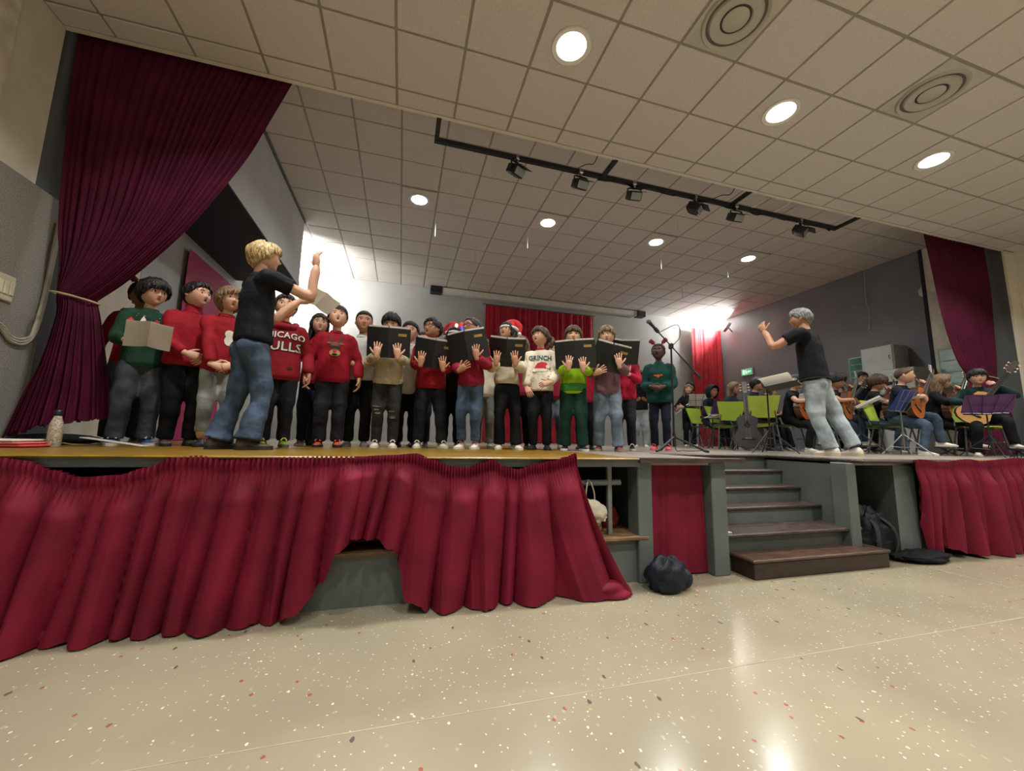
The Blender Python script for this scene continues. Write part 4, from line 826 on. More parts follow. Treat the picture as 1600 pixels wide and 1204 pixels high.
# hats, headbands, folders
felt = mat('red_felt','#b8202a',.9,var=.1,vs=20,bump=.3,bs=120); fur = mat('white_fur','#dcd8d2',.95,var=.08,vs=50,bump=.6,bs=90)
def santa_hat(p, side, name='santa_hat', full=True, lights=False):
    M, hh = p.HM, p.hh; q = MB()
    pts = [(0,.04,.20),(0,.06,.38),(side*.05,.12,.56),(side*.20,.20,.66),(side*.40,.26,.55),(side*.50,.28,.30),(side*.52,.28,.14)]
    q.tube(crom([M@(Vector(a)*hh) for a in pts],4), np.interp(np.linspace(0,1,25),[0,.2,.4,.6,.8,1],[.455*hh,.42*hh,.32*hh,.2*hh,.13*hh,.07*hh]).tolist(), 18, hint=M.to_3x3()@Vector((1,0,0)), round_cap=True)
    o = q.build(name, [felt], p.root, 70); q = MB()
    q.tube([M@(Vector((.45*math.cos(a),.05+.49*math.sin(a),.22-.08*math.sin(a)*-1))*hh) for a in np.linspace(0,2*PI,29)], .075*hh, 10, cap=False); q.build('fur_band', [fur], o, 70)
    q = MB(); q.ell(M@(Vector((side*.52,.28,.06))*hh), (.11*hh,.11*hh,.11*hh), 14, 10); q.build('pompom', [fur], o, 70)
    if lights:
        for k,(c,mm) in enumerate((((.42,-.3,.42),'#2a50ff'),((.38,-.32,.62),'#ff2a2a'),((.1,-.42,.5),'#ffe8d0'))):
            q = MB(); q.ell(M@(Vector(c)*hh), (.09*hh,.07*hh,.12*hh), 10, 8); q.build('light_bulb', [mat('hat_light_%s' % ('blue','red','white')[k], mm, .4, emit=(2.2,1.2,1.0)[k], var=0)], o, 70)
santa_hat(santa, 1); santa_hat(sl, -1, lights=True)
def antlers(p, m, ear, t=0.):
    M, hh = p.HM, p.hh; q = MB()
    q.tube([M@(Vector((.40*math.cos(a),.02,.08+.47*math.sin(a)))*hh) for a in np.linspace(.15,PI-.15,19)], .028*hh, 6); o = q.build('antler_headband', [m], p.root, 60)
    for s in (-1,1):
        q = MB(); q.tube(crom([M@(Vector(a)*hh) for a in ((s*.18,.02,.48),(s*.27,.0,.60),(s*.42,-.02,.74),(s*.52,-.02,.82))],4), [(.05*hh,.035*hh)]*4+[(.12*hh,.04*hh)]*4+[(.13*hh,.04*hh)]*4+[(.02*hh,.015*hh)], 8, round_cap=True); q.build('antler', [ear], o, 60)
antlers(antl, mat('dark_red_felt','#5a1f24',.9), mat('maroon_felt','#7d2a30',.9)); antlers(gl, mat('dark_red_felt','#5a1f24',.9), mat('maroon_felt','#7d2a30',.9))
def folder(p, label, dx=0, dz=.715, dy=-.195, rx=14, ry=0, rz=0, op=20, sheet=True, lab=True, size=1., loose=False):
    h = p.h; M = p.root.matrix_basis.copy(); loc = M@Vector((dx*h,dy*h,dz*h))
    o = empty('choir_folder', label, 'folder', loc, Euler((D(rx),D(ry),p.root.rotation_euler.z+D(rz))).to_quaternion().to_euler(), 'black choir folders')
    W_, H_ = .225*size, .30*size
    for s in (-1,1):
        R = Euler((0,0,s*D(op))).to_matrix(); q = MB()
        n = 8; P = []
        for j in (0,1):
            P.append([R@Vector((s*W_*i/n, -.006*math.sin(PI*i/n), (-H_/2,H_/2)[j])) for i in range(n+1)])
        q.grid(P); back = [[c+R@Vector((0,.005,0)) for c in r] for r in P]; q.grid(back)
        q.grid([P[0],back[0]]); q.grid([P[1],back[1]]); q.grid([[P[0][-1],P[1][-1]],[back[0][-1],back[1][-1]]])
        c = q.build('cover', [foldm], o, 40)
        q = MB(); q.bbox((.012 if s > 0 else -W_+.012,.007,-H_/2+.012),(W_-.012 if s > 0 else -.012,.013,H_/2+(.018 if sheet else -.012)),.002,R=R); q.build('pages', [paper], o)
        if lab and s == 1:
            q = MB(); q.box((W_*.42,-.0085,H_*.24),(W_*.80,-.0070,H_*.33),R=R); q.build('cover_label', [gold], c)
    return o
folder(cream_b, 'black folder held open by the boy in the cream sweater', 0, .735)
folder(glas, 'black folder held low and open by the boy with glasses', .02, .685, -.185, 18, 6)
folder(maro, 'black folder held by the girl in the maroon sweater', .0, .745, -.17, 10, -10, 0)
folder(santa, 'black folder with white sheets held by the girl in the Santa hat', .0, .72, -.19, 20, 4, 0, 26)
folder(limeb, 'black folder held up before the boy in the lime hoodie', .02, .735, -.19, 8, -3, 0, 12)
folder(mauv, 'black folder held tilted by the boy in the mauve sweater', .03, .71, -.185, 14, 18, 0, 28)
folder(crim, 'black folder held up in front of the face of the boy in crimson', .0, .85, -.215, 24, 10, 0, 24, lab=False)
def booklet(label, M, w=.15, hgt=.21, op=25, m=paper):
    o = empty('sheet_music', label, 'paper', M.to_translation(), M.to_euler()); 
    for s in (-1,1):
        R = Euler((0,0,-s*D(op))).to_matrix(); q = MB(); P = [[R@Vector((s*w*i/6, -.012*math.sin(PI*i/6), z)) for i in range(7)] for z in (-hgt/2,hgt/2)]; q.grid(P); q.grid([[c+R@Vector((0,.0015,0)) for c in r] for r in P]); q.build('page', [m], o, 60)
    return o
booklet('open white booklet held by the boy in the green Christmas sweater', green.root.matrix_basis@Matrix.Translation((0,-.272*1.42,.625*1.42))@Euler((D(28),0,0)).to_matrix().to_4x4(), m=paper)
wh = woman.root.matrix_basis@woman.AR[0][2]
booklet('loose white sheets held in the conducting woman\'s lower hand', Matrix.Translation(wh+Vector((.17,.05,.06)))@Euler((D(62),D(20),D(35))).to_matrix().to_4x4(), .14, .2, 8)
# ================================================================== CEILING FITTINGS
whm = mat('white_metal','#c9c4bb',.5,var=.03); hall_glow = mat('hall_lamp_glow','#fff6dd',.4,emit=16,var=0); stage_glow = mat('stage_lamp_glow','#f2fff8',.4,emit=14,var=0); spotb = mat('black_metal','#17181b',.45,var=.1); chrome = mat('chrome','#b9babb',.25,1.)
def ceiling_lamp(first, loc, label, group, glow, sz):
    if first is None:
        o = empty('ceiling_light', label, 'ceiling light', loc, group=group); q = MB(); w_ = sz/2
        q.bbox((-w_,-w_,0),(w_,w_,.016),.003); q.build('panel', [tilem], o)
        q = MB(); q.lathe([(.13,-.004),(.172,-.012),(.180,-.006),(.180,.002),(.13,.004)], 32); q.build('trim_ring', [whm], o, 40)
        q = MB(); q.lathe([(.001,-.012),(.08,-.012),(.13,-.006),(.135,.0)], 28); q.build('diffuser', [glow], o, 60); return o
    return clone(first, loc, (0,0,0), label, group)
f0 = None
names = ['second','third','fourth','fifth','sixth']; n = 0
for x,y in HALL_L:
    if y < -.4: continue
    lb = 'round downlight in the hall ceiling, '+(('%s from the left, %s row behind the brightest' % (['first','second','third','fourth','fifth'][round((x+1.13)/2.4)], 'first')) if y < 2 else ['above the left curtain','nearest the viewer, brightest','right of the brightest one','above the right guitarists','at the right edge'][min(4,max(0,round((x-1.27)/2.4)+1))])
    o = ceiling_lamp(f0, (x,y,CEIL_H), lb, 'hall downlights', hall_glow, .575); f0 = f0 or o
f1 = None
for (x,y),w_ in zip(STAGE_L,('leftmost of the four','second from the left','third from the left','rightmost of the four')):
    o = ceiling_lamp(f1, (x,y,CEIL_S), 'round recessed downlight in the stage ceiling, '+w_, 'stage downlights', stage_glow, .56); f1 = f1 or o
vent0 = None; vdark = mat('vent_shadow','#5d5a55',.8)
for i,(x,y) in enumerate(VENTS):
    lb = 'round ceiling air diffuser of concentric rings, '+['above the left of the hall','above the first lamp','at the top of the view','nearer the right wall','beyond the right edge'][i]
    if vent0 is None:
        o = vent0 = empty('air_diffuser', lb, 'air vent', (x,y,CEIL_H), group='ceiling air diffusers')
        q = MB(); q.bbox((-.287,-.287,0),(.287,.287,.016),.003); q.build('panel', [mat('vent_plate','#bdb7ab',.7,var=.03)], o)
        for r0,r1,zz,nm in ((.225,.262,-.016,'outer_ring'),(.205,.226,.004,'shadow_gap'),(.115,.205,-.014,'middle_cone'),(.10,.116,.002,'shadow_gap'),(.001,.10,-.02,'centre_disc')):
            q = MB()
            if nm == 'shadow_gap': q.lathe([(r0,-.003),(r1,-.003),(r1,.003),(r0,.003),(r0,-.003)], 40)
            elif nm == 'centre_disc': q.lathe([(.001,zz),(.07,zz),(.10,zz+.012),(.10,.0),(.001,.0)], 40)
            else: q.lathe([(r0,.0),(r0,zz+.014),(r0+.012,zz),(r1-.012,zz-.004),(r1,zz+.012),(r1,.0),(r0,.0)], 40)
            q.build(nm, [vdark if nm == 'shadow_gap' else mat('vent_ring','#b5afa3',.6,var=.03)], o, 40)
    else: clone(vent0, (x,y,CEIL_H), (0,0,0), lb, 'ceiling air diffusers')
# lighting bar with six spotlights
ZB = 4.47
bar = empty('lighting_bar', 'long black lighting bar hung under the stage ceiling edge', 'lighting bar', (0,0,0))
q = MB(); q.box((.19,4.26,ZB-.025),(6.62,4.31,ZB+.025)); q.build('main_bar', [spotb], bar)
for x in (.215,2.40,4.50,6.60):
    q = MB(); q.box((x-.025,3.93,ZB-.02),(x+.025,4.265,ZB+.02)); q.build('bracket', [spotb], bar)
q = MB(); rr_ = random.Random(3)
q.tube([(.2+i*.107,4.285+.03*math.sin(i*1.3),ZB-.03+.012*rr_.uniform(-1,1)) for i in range(20,60)], .011, 5); q.build('cable', [spotb], bar, 60)
for k,(x,zz) in enumerate(((2.0,4.9),(4.15,4.8))):
    q = MB(); q.tube(crom([(x,4.29,ZB+.02),(x+.12,4.2,ZB+.06),(x+.2,4.1,ZB+.05),(x+.27,3.98,zz)],5), .006, 5); q.build('lead', [spotb], bar, 60)
spot0 = None
for i,(x,rz) in enumerate(((1.21,.5),(2.08,.1),(2.88,-.15),(3.88,.7),(4.60,-.05),(5.86,.6))):
    lb = 'black stage spotlight hanging from the lighting bar, %s' % ['first from the left','second from the left','third from the left','fourth from the left with side arm','fifth from the left','last at the right end'][i]
    if spot0 is None:
        o = spot0 = empty('spotlight', lb, 'spotlight', (x,4.285,ZB-.025), (0,0,rz), 'bar spotlights')
        q = MB(); q.box((-.012,-.02,-.045),(.012,.02,.055)); q.bbox((-.03,-.034,-.004),(.03,.034,.06),.008); q.build('clamp', [chrome], o)
        q = MB(); q.tube([(-.095,0,-.15),(-.095,0,-.05),(-.06,0,-.042),(.06,0,-.042),(.095,0,-.05),(.095,0,-.15)], (.006,.014), 6); q.build('yoke', [spotb], o)
        R = Euler((D(35),0,0)).to_matrix(); q = MB(); q.bbox((-.085,-.07,-.06),(.085,.09,.06),.015,R=R,c=(0,0,-.15)); 
        hs = q.build('housing', [spotb], o, 40)
        for k in range(5):
            q = MB(); q.box((-.08+.036*k,.09,-.05),(-.07+.036*k,.11,.05),R=R,c=(0,0,-.15)); q.build('cooling_fin', [spotb], hs)
        q = MB(); q.box((-.07,-.074,-.045),(.07,-.069,.045),R=R,c=(0,0,-.15)); q.build('lens', [mat('spot_glass','#8f9496',.15,var=.05)], hs)
        q = MB(); q.box((-.095,-.17,.055),(.095,-.06,.06),R=R,c=(0,0,-.15)); q.build('barn_door', [spotb], hs)
    else: clone(spot0, (x,4.285,ZB-.025), (0,0,rz), lb, 'bar spotlights')
# access hatch outline, hanging rods, projection screen case
q = MB()
for a,b in (((5.55,4.50),(6.05,4.54)),((5.55,4.86),(6.05,4.90)),((5.55,4.5),(5.59,4.9)),((6.01,4.5),(6.05,4.9))): q.box((a[0],a[1],CEIL_S-.015),(b[0],b[1],CEIL_S+.006))
tag(q.build('hatch_frame', [mat('bright_white_frame','#dedbd4',.5)]), 'white square hatch frame in the stage ceiling right of the lighting bar', 'hatch')
rod = None
for i,(x,y,l) in enumerate(((.40,6.75,.42),(2.16,6.78,.35),(5.15,6.74,.36),(1.30,7.67,.40),(2.68,7.87,.45),(4.66,7.89,.42),(6.61,7.88,.40),(6.96,6.8,.28),(6.2,9.5,.35),(4.69,9.2,.42),(4.57,5.5,.26),(.62,5.1,.28))):
    q = MB(); q.tube([(0,0,-l*.5),(0,0,.012)], .003, 5); q.tube([(0,0,-l),(0,0,-l*.45)], .008, 6, round_cap=True)
    ms = q.mesh('hanging_rod', [mat('white_rod','#d5d2cc',.5)], 60); o = link('hanging_rod', ms, loc=(x,y,CEIL_S)); tag(o, 'thin white rod hanging from the stage ceiling, '+['just behind the leftmost stage downlight','just behind the second stage downlight','just behind the third stage downlight','above the middle of the choir, second row','second row, behind the second downlight','second row, left of the third downlight','second row, behind the third downlight','left of the rightmost stage downlight','above the right end of the screen case','above the middle of the screen case','between the fourth and fifth spotlight, nearest row','nearest row, left end of the lighting bar'][i], 'rod', 'hanging rods')
sc0 = empty('projection_screen', 'long white roll-up screen case along the top of the back wall', 'projection screen', (0,0,0))
q = MB(); q.bbox((.86,10.12,4.80),(6.82,10.3,4.96),.02); q.build('case', [mat('screen_case','#cfccc4',.5,var=.03)], sc0)
for a,b in ((.55,.86),(6.82,7.1)):
    q = MB(); q.bbox((a,10.1,4.79),(b,10.32,4.97),.012); q.build('end_bracket', [spotb], sc0)
# floodlights
for i,(p_,t_) in enumerate(FLOODS):
    d = (Vector(t_)-Vector(p_)).normalized(); R = d.to_track_quat('-Z','Y').to_matrix()
    o = empty('floodlight', ['floodlight glaring in the left back corner behind the bulkhead','floodlight glaring in the right back corner above the red curtain'][i], 'floodlight', (0,0,0), group=None)
    q = MB(); q.bbox((-.17,-.12,-.06),(.17,.12,.05),.02,R=R,c=p_); q.build('housing', [mat('flood_housing','#9a9c9c',.4,.3)], o)
    q = MB(); q.box((-.15,-.10,-.066),(.15,.10,-.061),R=R,c=p_); q.build('lens', [mat('flood_glow','#ffffff',.3,emit=30,var=0)], o)
    wx = X0+.016 if i == 0 else 10.07
    q = MB(); q.tube([Vector(p_)-d*.05, Vector((wx,p_[1]+.1,p_[2]-.1))], .016, 6); q.build('arm', [spotb], o, 60)
# ================================================================== WALL FITTINGS
ex = empty('exit_sign', 'small green emergency exit sign on the right wall beside the red curtain', 'sign', (10.068,9.3,3.13)); q = MB(); q.bbox((-.05,-.21,-.11),(0,.21,.11),.01); q.build('case', [whm], ex)
q = MB(); q.box((-.053,-.19,-.09),(-.05,.19,.09)); q.build('sign_face', [mat('exit_green','#3fae74',.4,emit=.9,var=0)], ex)
q = MB(); X_ = -.055
q.add([(X_,a,b) for a,b in ((-.16,-.01),(-.08,-.01),(-.08,-.04),(-.02,.0),(-.08,.04),(-.08,.02),(-.16,.02))],[tuple(range(7))]); q.add([(X_,a,b) for a,b in ((.06,-.07),(.14,-.07),(.14,.07),(.06,.07))],[(0,1,2,3)]); q.ell((X_,.02,.045),(.002,.018,.018),8,6); q.tube([(X_,.02,.03),(X_,.01,-.01),(X_,.035,-.035),(X_,.02,-.07)],(.002,.009),6); q.tube([(X_,.01,-.01),(X_,-.01,-.035),(X_,-.03,-.06)],(.002,.008),6); q.tube([(X_,.05,.015),(X_,.015,.02),(X_,-.02,.0)],(.002,.007),6)
q.build('pictogram', [mat('sign_white','#e6efe8',.4,emit=.9,var=0)], ex, kind='stuff')
gpan = mat('green_cabinet_glass','#5a8f80',.12,var=.25,vs=3,coat=.6)
for i,(y0,y1,z0,z1) in enumerate(((5.95,6.42,2.44,2.98),(4.40,4.86,2.1,2.86))):
    o = empty('electrical_cabinet', ['wall cabinet with translucent green door left of the grey metal boxes','taller wall cabinet with translucent green door beside the right curtain'][i], 'cabinet', (10.015,0,0))
    q = MB(); q.bbox((-.12,y0,z0),(0,y1,z1),.015); q.build('case', [mat('pale_green_plastic','#a9b5a6',.5,var=.05)], o)
    q = MB(); q.bbox((-.14,y0+.03,z0+.03),(-.12,y1-.03,z1-.03),.006); dr = q.build('door', [gpan], o)
    for k in range(3):
        z = z0+.06+(z1-z0-.1)*k/3; q = MB(); q.box((-.146,y0+.06,z),(-.14,y1-.06,z+.02)); q.build('breaker_row', [mat('breaker_grey','#88a098',.4)], dr)
    q = MB(); q.bbox((-.155,y0+.05,(z0+z1)/2-.02),(-.14,y0+.07,(z0+z1)/2+.02),.003); q.build('latch', [spotb], dr)
o = empty('metal_cabinet', 'pale grey metal box on top of the larger white cabinet', 'cabinet', (10.015,0,0)); q = MB(); q.bbox((-.45,5.36,2.52),(-.0,5.95,3.06),.01); q.build('body', [mat('grey_metal','#a8aaa8',.45,var=.05)], o); q = MB(); q.bbox((-.47,5.38,2.54),(-.45,5.93,3.04),.006); dr = q.build('door', [mat('grey_metal_door','#b9bab6',.45,var=.05)], o); q = MB(); q.tube([(-.47,5.42,2.76),(-.50,5.42,2.77),(-.50,5.42,2.83),(-.47,5.42,2.84)],.007,6); q.build('handle', [spotb], dr)
o = empty('white_cabinet', 'large white cabinet with two dark slots behind the seated guitarists', 'cabinet', (10.015,0,0)); q = MB(); q.bbox((-.62,4.98,.872),(0,5.95,2.515),.012); q.build('body', [mat('cabinet_white','#bfc0bb',.45,var=.04)], o)
for z in (1.95,2.2):
    q = MB(); q.box((-.626,5.25,z),(-.61,5.8,z+.07)); q.build('slot', [spotb], o)
q = MB(); q.tube([(-.05,0,0),(0,0,0)],.0001,6); 
q = MB(); q.lathe([(.001,-.03),(.10,-.028),(.125,-.012),(.125,0)],28,R=Euler((0,D(90),0)).to_matrix(),c=(10.07,4.99,4.12)); tag(q.build('wall_disc',[mat('white_plastic','#c9c7c2',.5)],None,40),'round white disc speaker high on the grey right wall','speaker')
q = MB(); q.tube(crom([(10.062,6.02,4.98),(10.06,6.04,4.3),(10.06,6.0,3.9),(10.05,6.03,3.6),(10.055,5.98,3.45)],6),.0045,6); tag(q.build('hanging_wire',[whm],None,60),'thin pale wire hanging down the grey right wall','wire')
o = empty('wall_socket', 'cream switch plate on the grey felt wall at the far left', 'switch', (X0+.06,3.76,2.05)); q = MB(); q.bbox((0,-.075,-.10),(.018,.075,.10),.008); q.build('plate', [mat('cream_plastic','#c9c3a8',.5)], o)
for k in (-1,0,1):
    q = MB(); q.bbox((.018,k*.045-.018,-.05),(.026,k*.045+.018,.05),.003); q.build('rocker', [mat('cream_rocker','#d8d2b8',.4)], o)
cb = empty('cable_conduit', 'pale cable bundle curving down the felt wall beside the left curtain', 'cable', (0,0,0))
for k in range(3):
    q = MB(); dx = .022*k; q.tube(crom([(X0+.075,3.2,1.76+dx*.8),(X0+.075,3.72,1.75+dx*.8),(X0+.075,3.88,1.66+dx*.8),(X0+.078,4.0,1.67+dx),(X0+.08,4.07-dx*.6,1.8),(X0+.08,4.10-dx*.6,2.1),(X0+.08,4.11-dx*.6,2.5),(X0+.075,4.12-dx*.6,2.75)],5),.011,6); q.build('cable', [mat('pale_cable','#aaa595',.5)], cb, 60)
# ================================================================== THINGS ON THE DECK
ZD = DECK+.004
def mic_stand(loc):
    o = empty('microphone_stand', 'black tripod boom microphone stand beside the singer with antlers', 'microphone stand', (loc[0],loc[1],ZD))
    q = MB(); q.tube([(0,0,.10),(0,0,1.28)],.011,8); q.build('pole', [spotb], o, 40)
    q = MB(); q.tube([(0,0,.06),(0,0,.22)],.02,8); q.build('hub', [spotb], o, 40)
    for a in (D(200),D(320),D(80)):
        q = MB(); q.tube([(0,0,.18),(.34*math.cos(a),.34*math.sin(a),.012)],.012,6); l = q.build('leg', [spotb], o, 40); q = MB(); q.tube([(.31*math.cos(a),.31*math.sin(a),.026),(.36*math.cos(a),.36*math.sin(a),.012)],.016,6,round_cap=True); q.build('foot_cap', [spotb], l, 40)
    q = MB(); q.bbox((-.022,-.03,1.25),(.022,.03,1.32),.01); q.build('boom_clamp', [spotb], o)
    d = Vector((-.60,.18,.72)).normalized(); c = Vector((0,0,1.29)); d2 = Vector((.62,-.18,-.72)).normalized()
    q = MB(); q.tube([c-d*.46,c+d*.24],.008,8); b = q.build('boom', [spotb], o, 40); q = MB(); q.tube([c-d*.52,c-d*.42],.016,8,round_cap=True); q.build('counterweight', [spotb], b, 40)
    q = MB(); q.tube(crom([c+d*.22,c+Vector((.10,0,.28)),c+Vector((.13,0,.12)),c+Vector((.02,.02,-.05)),c+Vector((.02,.02,-.5)),c+Vector((.015,.02,-1.2)),Vector((.3,.2,.01)),Vector((.9,.5,.008))],6),.005,5); q.build('cable', [spotb], o, 60)
    m = empty('microphone', 'black vocal microphone with silver mesh head on the boom end', 'microphone', Vector((loc[0],loc[1],ZD))+c+d*.24)
    q = MB(); q.tube([d*-.02,d*.10,d*.14],[.014,.018,.024],12); q.build('handle', [spotb], m, 60); q = MB(); q.ell(d*.165,(.029,.029,.031),14,10); q.build('mesh_head', [mat('mesh_metal','#77787a',.4,.8,bump=.6,bs=400)], m, 60)
    q = MB(); q.tube([d*-.01,d*.05],.024,10); q.build('clip', [spotb], m, 40)
mic_stand((3.15,3.99))
def music_stand(label, loc, rz, hgt=.95, tilt=50, m=None, desk='wire', w=.5, hh_=.32):
    m = m or spotb; o = empty('music_stand', label, 'music stand', (loc[0],loc[1],ZD), (0,0,rz))
    q = MB(); q.tube([(0,0,.06),(0,0,hgt)],.009,8); q.build('pole', [m], o, 40)
    q = MB(); q.tube([(0,0,.25),(0,0,.32)],.017,8); q.build('collar', [m], o, 40)
    for a in (D(90),D(210),D(330)):
        q = MB(); q.tube([(0,0,.29),(.29*math.cos(a),.29*math.sin(a),.009)],.008,6); q.build('leg', [m], o, 40)
        q = MB(); q.tube([(0,0,.10),(.18*math.cos(a),.18*math.sin(a),.115)],.005,5); q.build('leg_strut', [m], o, 40)
    R = Euler((D(-tilt),0,0)).to_matrix(); c = (0,0,hgt)   # desk reading side towards -Y... the player sits at -Y
    if desk == 'wire':
        dk = empty_part('desk', o)
        for x in (-w/2,-w/6,w/6,w/2):
            q = MB(); q.tube([R@Vector((x*.6,0,0))+Vector(c), R@Vector((x,0,hh_))+Vector(c)],.004,5); q.build('slat', [m], dk)
        for z in (.0,hh_*.5,hh_):
            q = MB(); q.tube([R@Vector((-w/2*(.6+.4*z/hh_),0,z))+Vector(c), R@Vector((w/2*(.6+.4*z/hh_),0,z))+Vector(c)],.004,5); q.build('slat', [m], dk)
        q = MB(); q.box((-w/2,-.045,-.006),(w/2,0,.0),R=R,c=c); q.build('ledge', [m], dk)
    else:
        q = MB(); q.bbox((-w/2,.0,0),(w/2,.006,hh_),.003,R=R,c=c); dk = q.build('desk', [m], o); q = MB(); q.bbox((-w/2,-.05,-.004),(w/2,.0,.004),.002,R=R,c=c); q.build('ledge', [m], dk)
    return o, R, Vector(c)
def empty_part(name, par):
    o = bpy.data.objects.new(name, None); C.objects.link(o); o.parent = par; return o
def on_stand(st, name, label, m, w, hh_, cat, y0=-.012, op=0, dz=0., group=None, dx=0.):
    so, R, c = st; M = so.matrix_basis; o = bpy.data.objects.new(name, None); C.objects.link(o); o.location = M@(R@Vector((dx,y0,.008+dz))+c); o.rotation_euler = (M.to_3x3()@R).to_euler(); tag(o, label, cat, group)
    for s in (-1,1):
        q = MB(); P = [[Vector((s*w/2*i/5, -.02*math.sin(PI*i/5)*(.3+op)-op*.05*i/5, z)) for i in range(6)] for z in (0,hh_)]; q.grid(P); q.grid([[p+Vector((0,.004,0)) for p in r] for r in P]); q.build('page', [m], o, 60)
    return o
# the conductor's desk
cst = music_stand('black conductor stand with open score, left of the man conducting', (4.42,3.82), D(-150), .80, 80, spotb, 'solid', .48, .34)
on_stand(cst, 'score', 'open white score lying on the conductor stand', paper, .66, .30, 'paper', -.014, 1.2, 0, None, .12)
# chairs
chg = mat('lime_plastic','#9db43c',.4,var=.04); chm = mat('grey_tube','#55585a',.4,.4)
def make_chair(label, loc, rz):
    o = empty('stacking_chair', label, 'chair', (loc[0],loc[1],ZD), (0,0,rz), 'lime green chairs')
    q = MB(); P = [[(x*(.205-.015*abs(y)),y*.2-.0,.435-.02*(1-x*x)+(.0 if y > -.8 else -.02)+.01*y) for x in np.linspace(-1,1,9)] for y in np.linspace(-1,1,9)]; q.grid(P); q.grid([[(a,b,c-.012) for a,b,c in r] for r in P]); q.build('seat', [chg], o, 60)
    q = MB(); P = [[(x*(.16+.06*t),.20+.09*t-.03*(1-x*x),.50+.32*t) for x in np.linspace(-1,1,9)] for t in np.linspace(0,1,9)]; q.grid(P); q.grid([[(a,b+.014,c) for a,b,c in r] for r in P]); q.grid([P[-1],[(a,b+.014,c) for a,b,c in P[-1]]]); q.build('backrest', [chg], o, 60)
    for s in (-1,1):
        q = MB(); q.tube([(s*.17,-.16,.41),(s*.21,-.22,.008)],.011,7); q.build('leg', [chm], o, 60)
        q = MB(); q.tube([(s*.17,.16,.41),(s*.21,.24,.008)],.011,7); q.build('leg', [chm], o, 60)
        q = MB(); q.tube(crom([(s*.17,-.16,.415),(s*.175,.1,.415),(s*.17,.2,.45),(s*.15,.23,.60)],4),.010,7); q.build('back_frame', [chm], o, 60)
    q = MB(); q.tube([(-.2,-.19,.2),(.2,-.19,.2)],.008,6); q.build('stretcher', [chm], o, 60)
    return o
chairs = []
def chair(label, loc, rz):
    o = make_chair(label, loc, rz) if not chairs else clone(chairs[0], (loc[0],loc[1],ZD), (0,0,rz), label, 'lime green chairs'); chairs.append(o); return o
# guitars
gtop = {'o': mat('orange_spruce','#b8622a',.3,var=.1,vs=9,stretch=(12,2,2),coat=.4), 'p': mat('pale_spruce','#cf9f5c',.3,var=.08,vs=9,stretch=(12,2,2),coat=.4), 'k': mat('black_lacquer','#2a2b2e',.3,var=.1,coat=.4), 'r': mat('red_brown_spruce','#9c5226',.3,var=.12,vs=9,stretch=(12,2,2),coat=.4)}
gside = mat('guitar_rosewood','#4a2a1c',.35,var=.2,vs=8,stretch=(1,9,9)); gneck = mat('guitar_neck','#3d2a20',.4,var=.2); gfret = mat('ebony','#1a1614',.4); bone = mat('bone_white','#d8cfb8',.4)
def gw(x):
    return sip(x,[(0,.0),(.008,.06),(.035,.125),(.08,.168),(.13,.182),(.20,.162),(.27,.122),(.31,.115),(.36,.128),(.41,.138),(.45,.122),(.475,.075),(.485,.03)])
def make_guitar(label, top, M, sc=1., side=None, cut=False):
    # neck along +X, strings facing -Y
    o = bpy.data.objects.new('guitar', None); C.objects.link(o); o.matrix_world = M@Matrix.Scale(sc,4); tag(o, label, 'guitar')
    xs = [0]+[.485*(1-math.cos(PI*i/30))/2 for i in range(1,30)]+[.485]; ol = [(x,gw(x)) for x in xs]+[(x,-gw(x)) for x in xs[::-1]]
    q = MB(); q.prism(ol, -.047,.047, axis=1); q.build('body', [side or gside], o, 30)
    q = MB(); q.prism([(x+.0*(x-.2),z*.985) for x,z in ol], -.0505,-.047, axis=1); q.build('soundboard', [gtop[top]], o, 30)
    Rr = Euler((D(90),0,0)).to_matrix()
    q = MB(); q.lathe([(.043,.0505),(.058,.0505),(.058,.052),(.043,.052),(.043,.0505)],28,R=Rr,c=(.33,0,0)); q.build('rosette', [gside], o)
    q = MB(); q.lathe([(.001,.0512),(.043,.0512)],24,R=Rr,c=(.33,0,0)); q.build('sound_hole', [dark], o)
    q = MB(); q.bbox((.115,-.060,-.085),(.145,-.0505,.085),.004); b = q.build('bridge', [gfret], o); q = MB(); q.box((.134,-.063,-.04),(.138,-.06,.04)); q.build('saddle', [bone], b)
    q = MB(); q.tube([(.46,-.045,0),(.60,-.045,0),(.84,-.045,0)],[(.029,.02),(.027,.017),(.025,.015)],10,hint=(0,0,1)); nk = q.build('neck', [gneck], o, 60)
    q = MB(); q.bbox((.385,-.066,-.029),(.835,-.058,.029),.003); q.build('fretboard', [gfret], nk); q = MB(); q.box((.832,-.069,-.026),(.838,-.058,.026)); q.build('nut', [bone], nk)
    R = Euler((0,0,D(14))).to_matrix(); q = MB(); q.bbox((0,-.009,-.034),(.19,.009,.034),.006,R=R,c=(.835,-.055,0)); hs = q.build('headstock', [gneck], o)
    for s in (-1,1):
        for k in (.04,.09,.14):
            q = MB(); q.tube([R@Vector((k,.004,s*.03))+Vector((.835,-.055,0)),R@Vector((k,.004,s*.055))+Vector((.835,-.055,0))],.004,6); q.ell(R@Vector((k,.004,s*.058))+Vector((.835,-.055,0)),(.012,.006,.008),8,6); q.build('tuning_peg', [bone], hs, 60)
    for k in range(6):
        z = -.021+.0084*k; q = MB(); q.tube([(.136,-.064,z*1.3),(.835,-.070,z)],.0009,4,cap=False); q.build('string', [chrome], o)
    return o
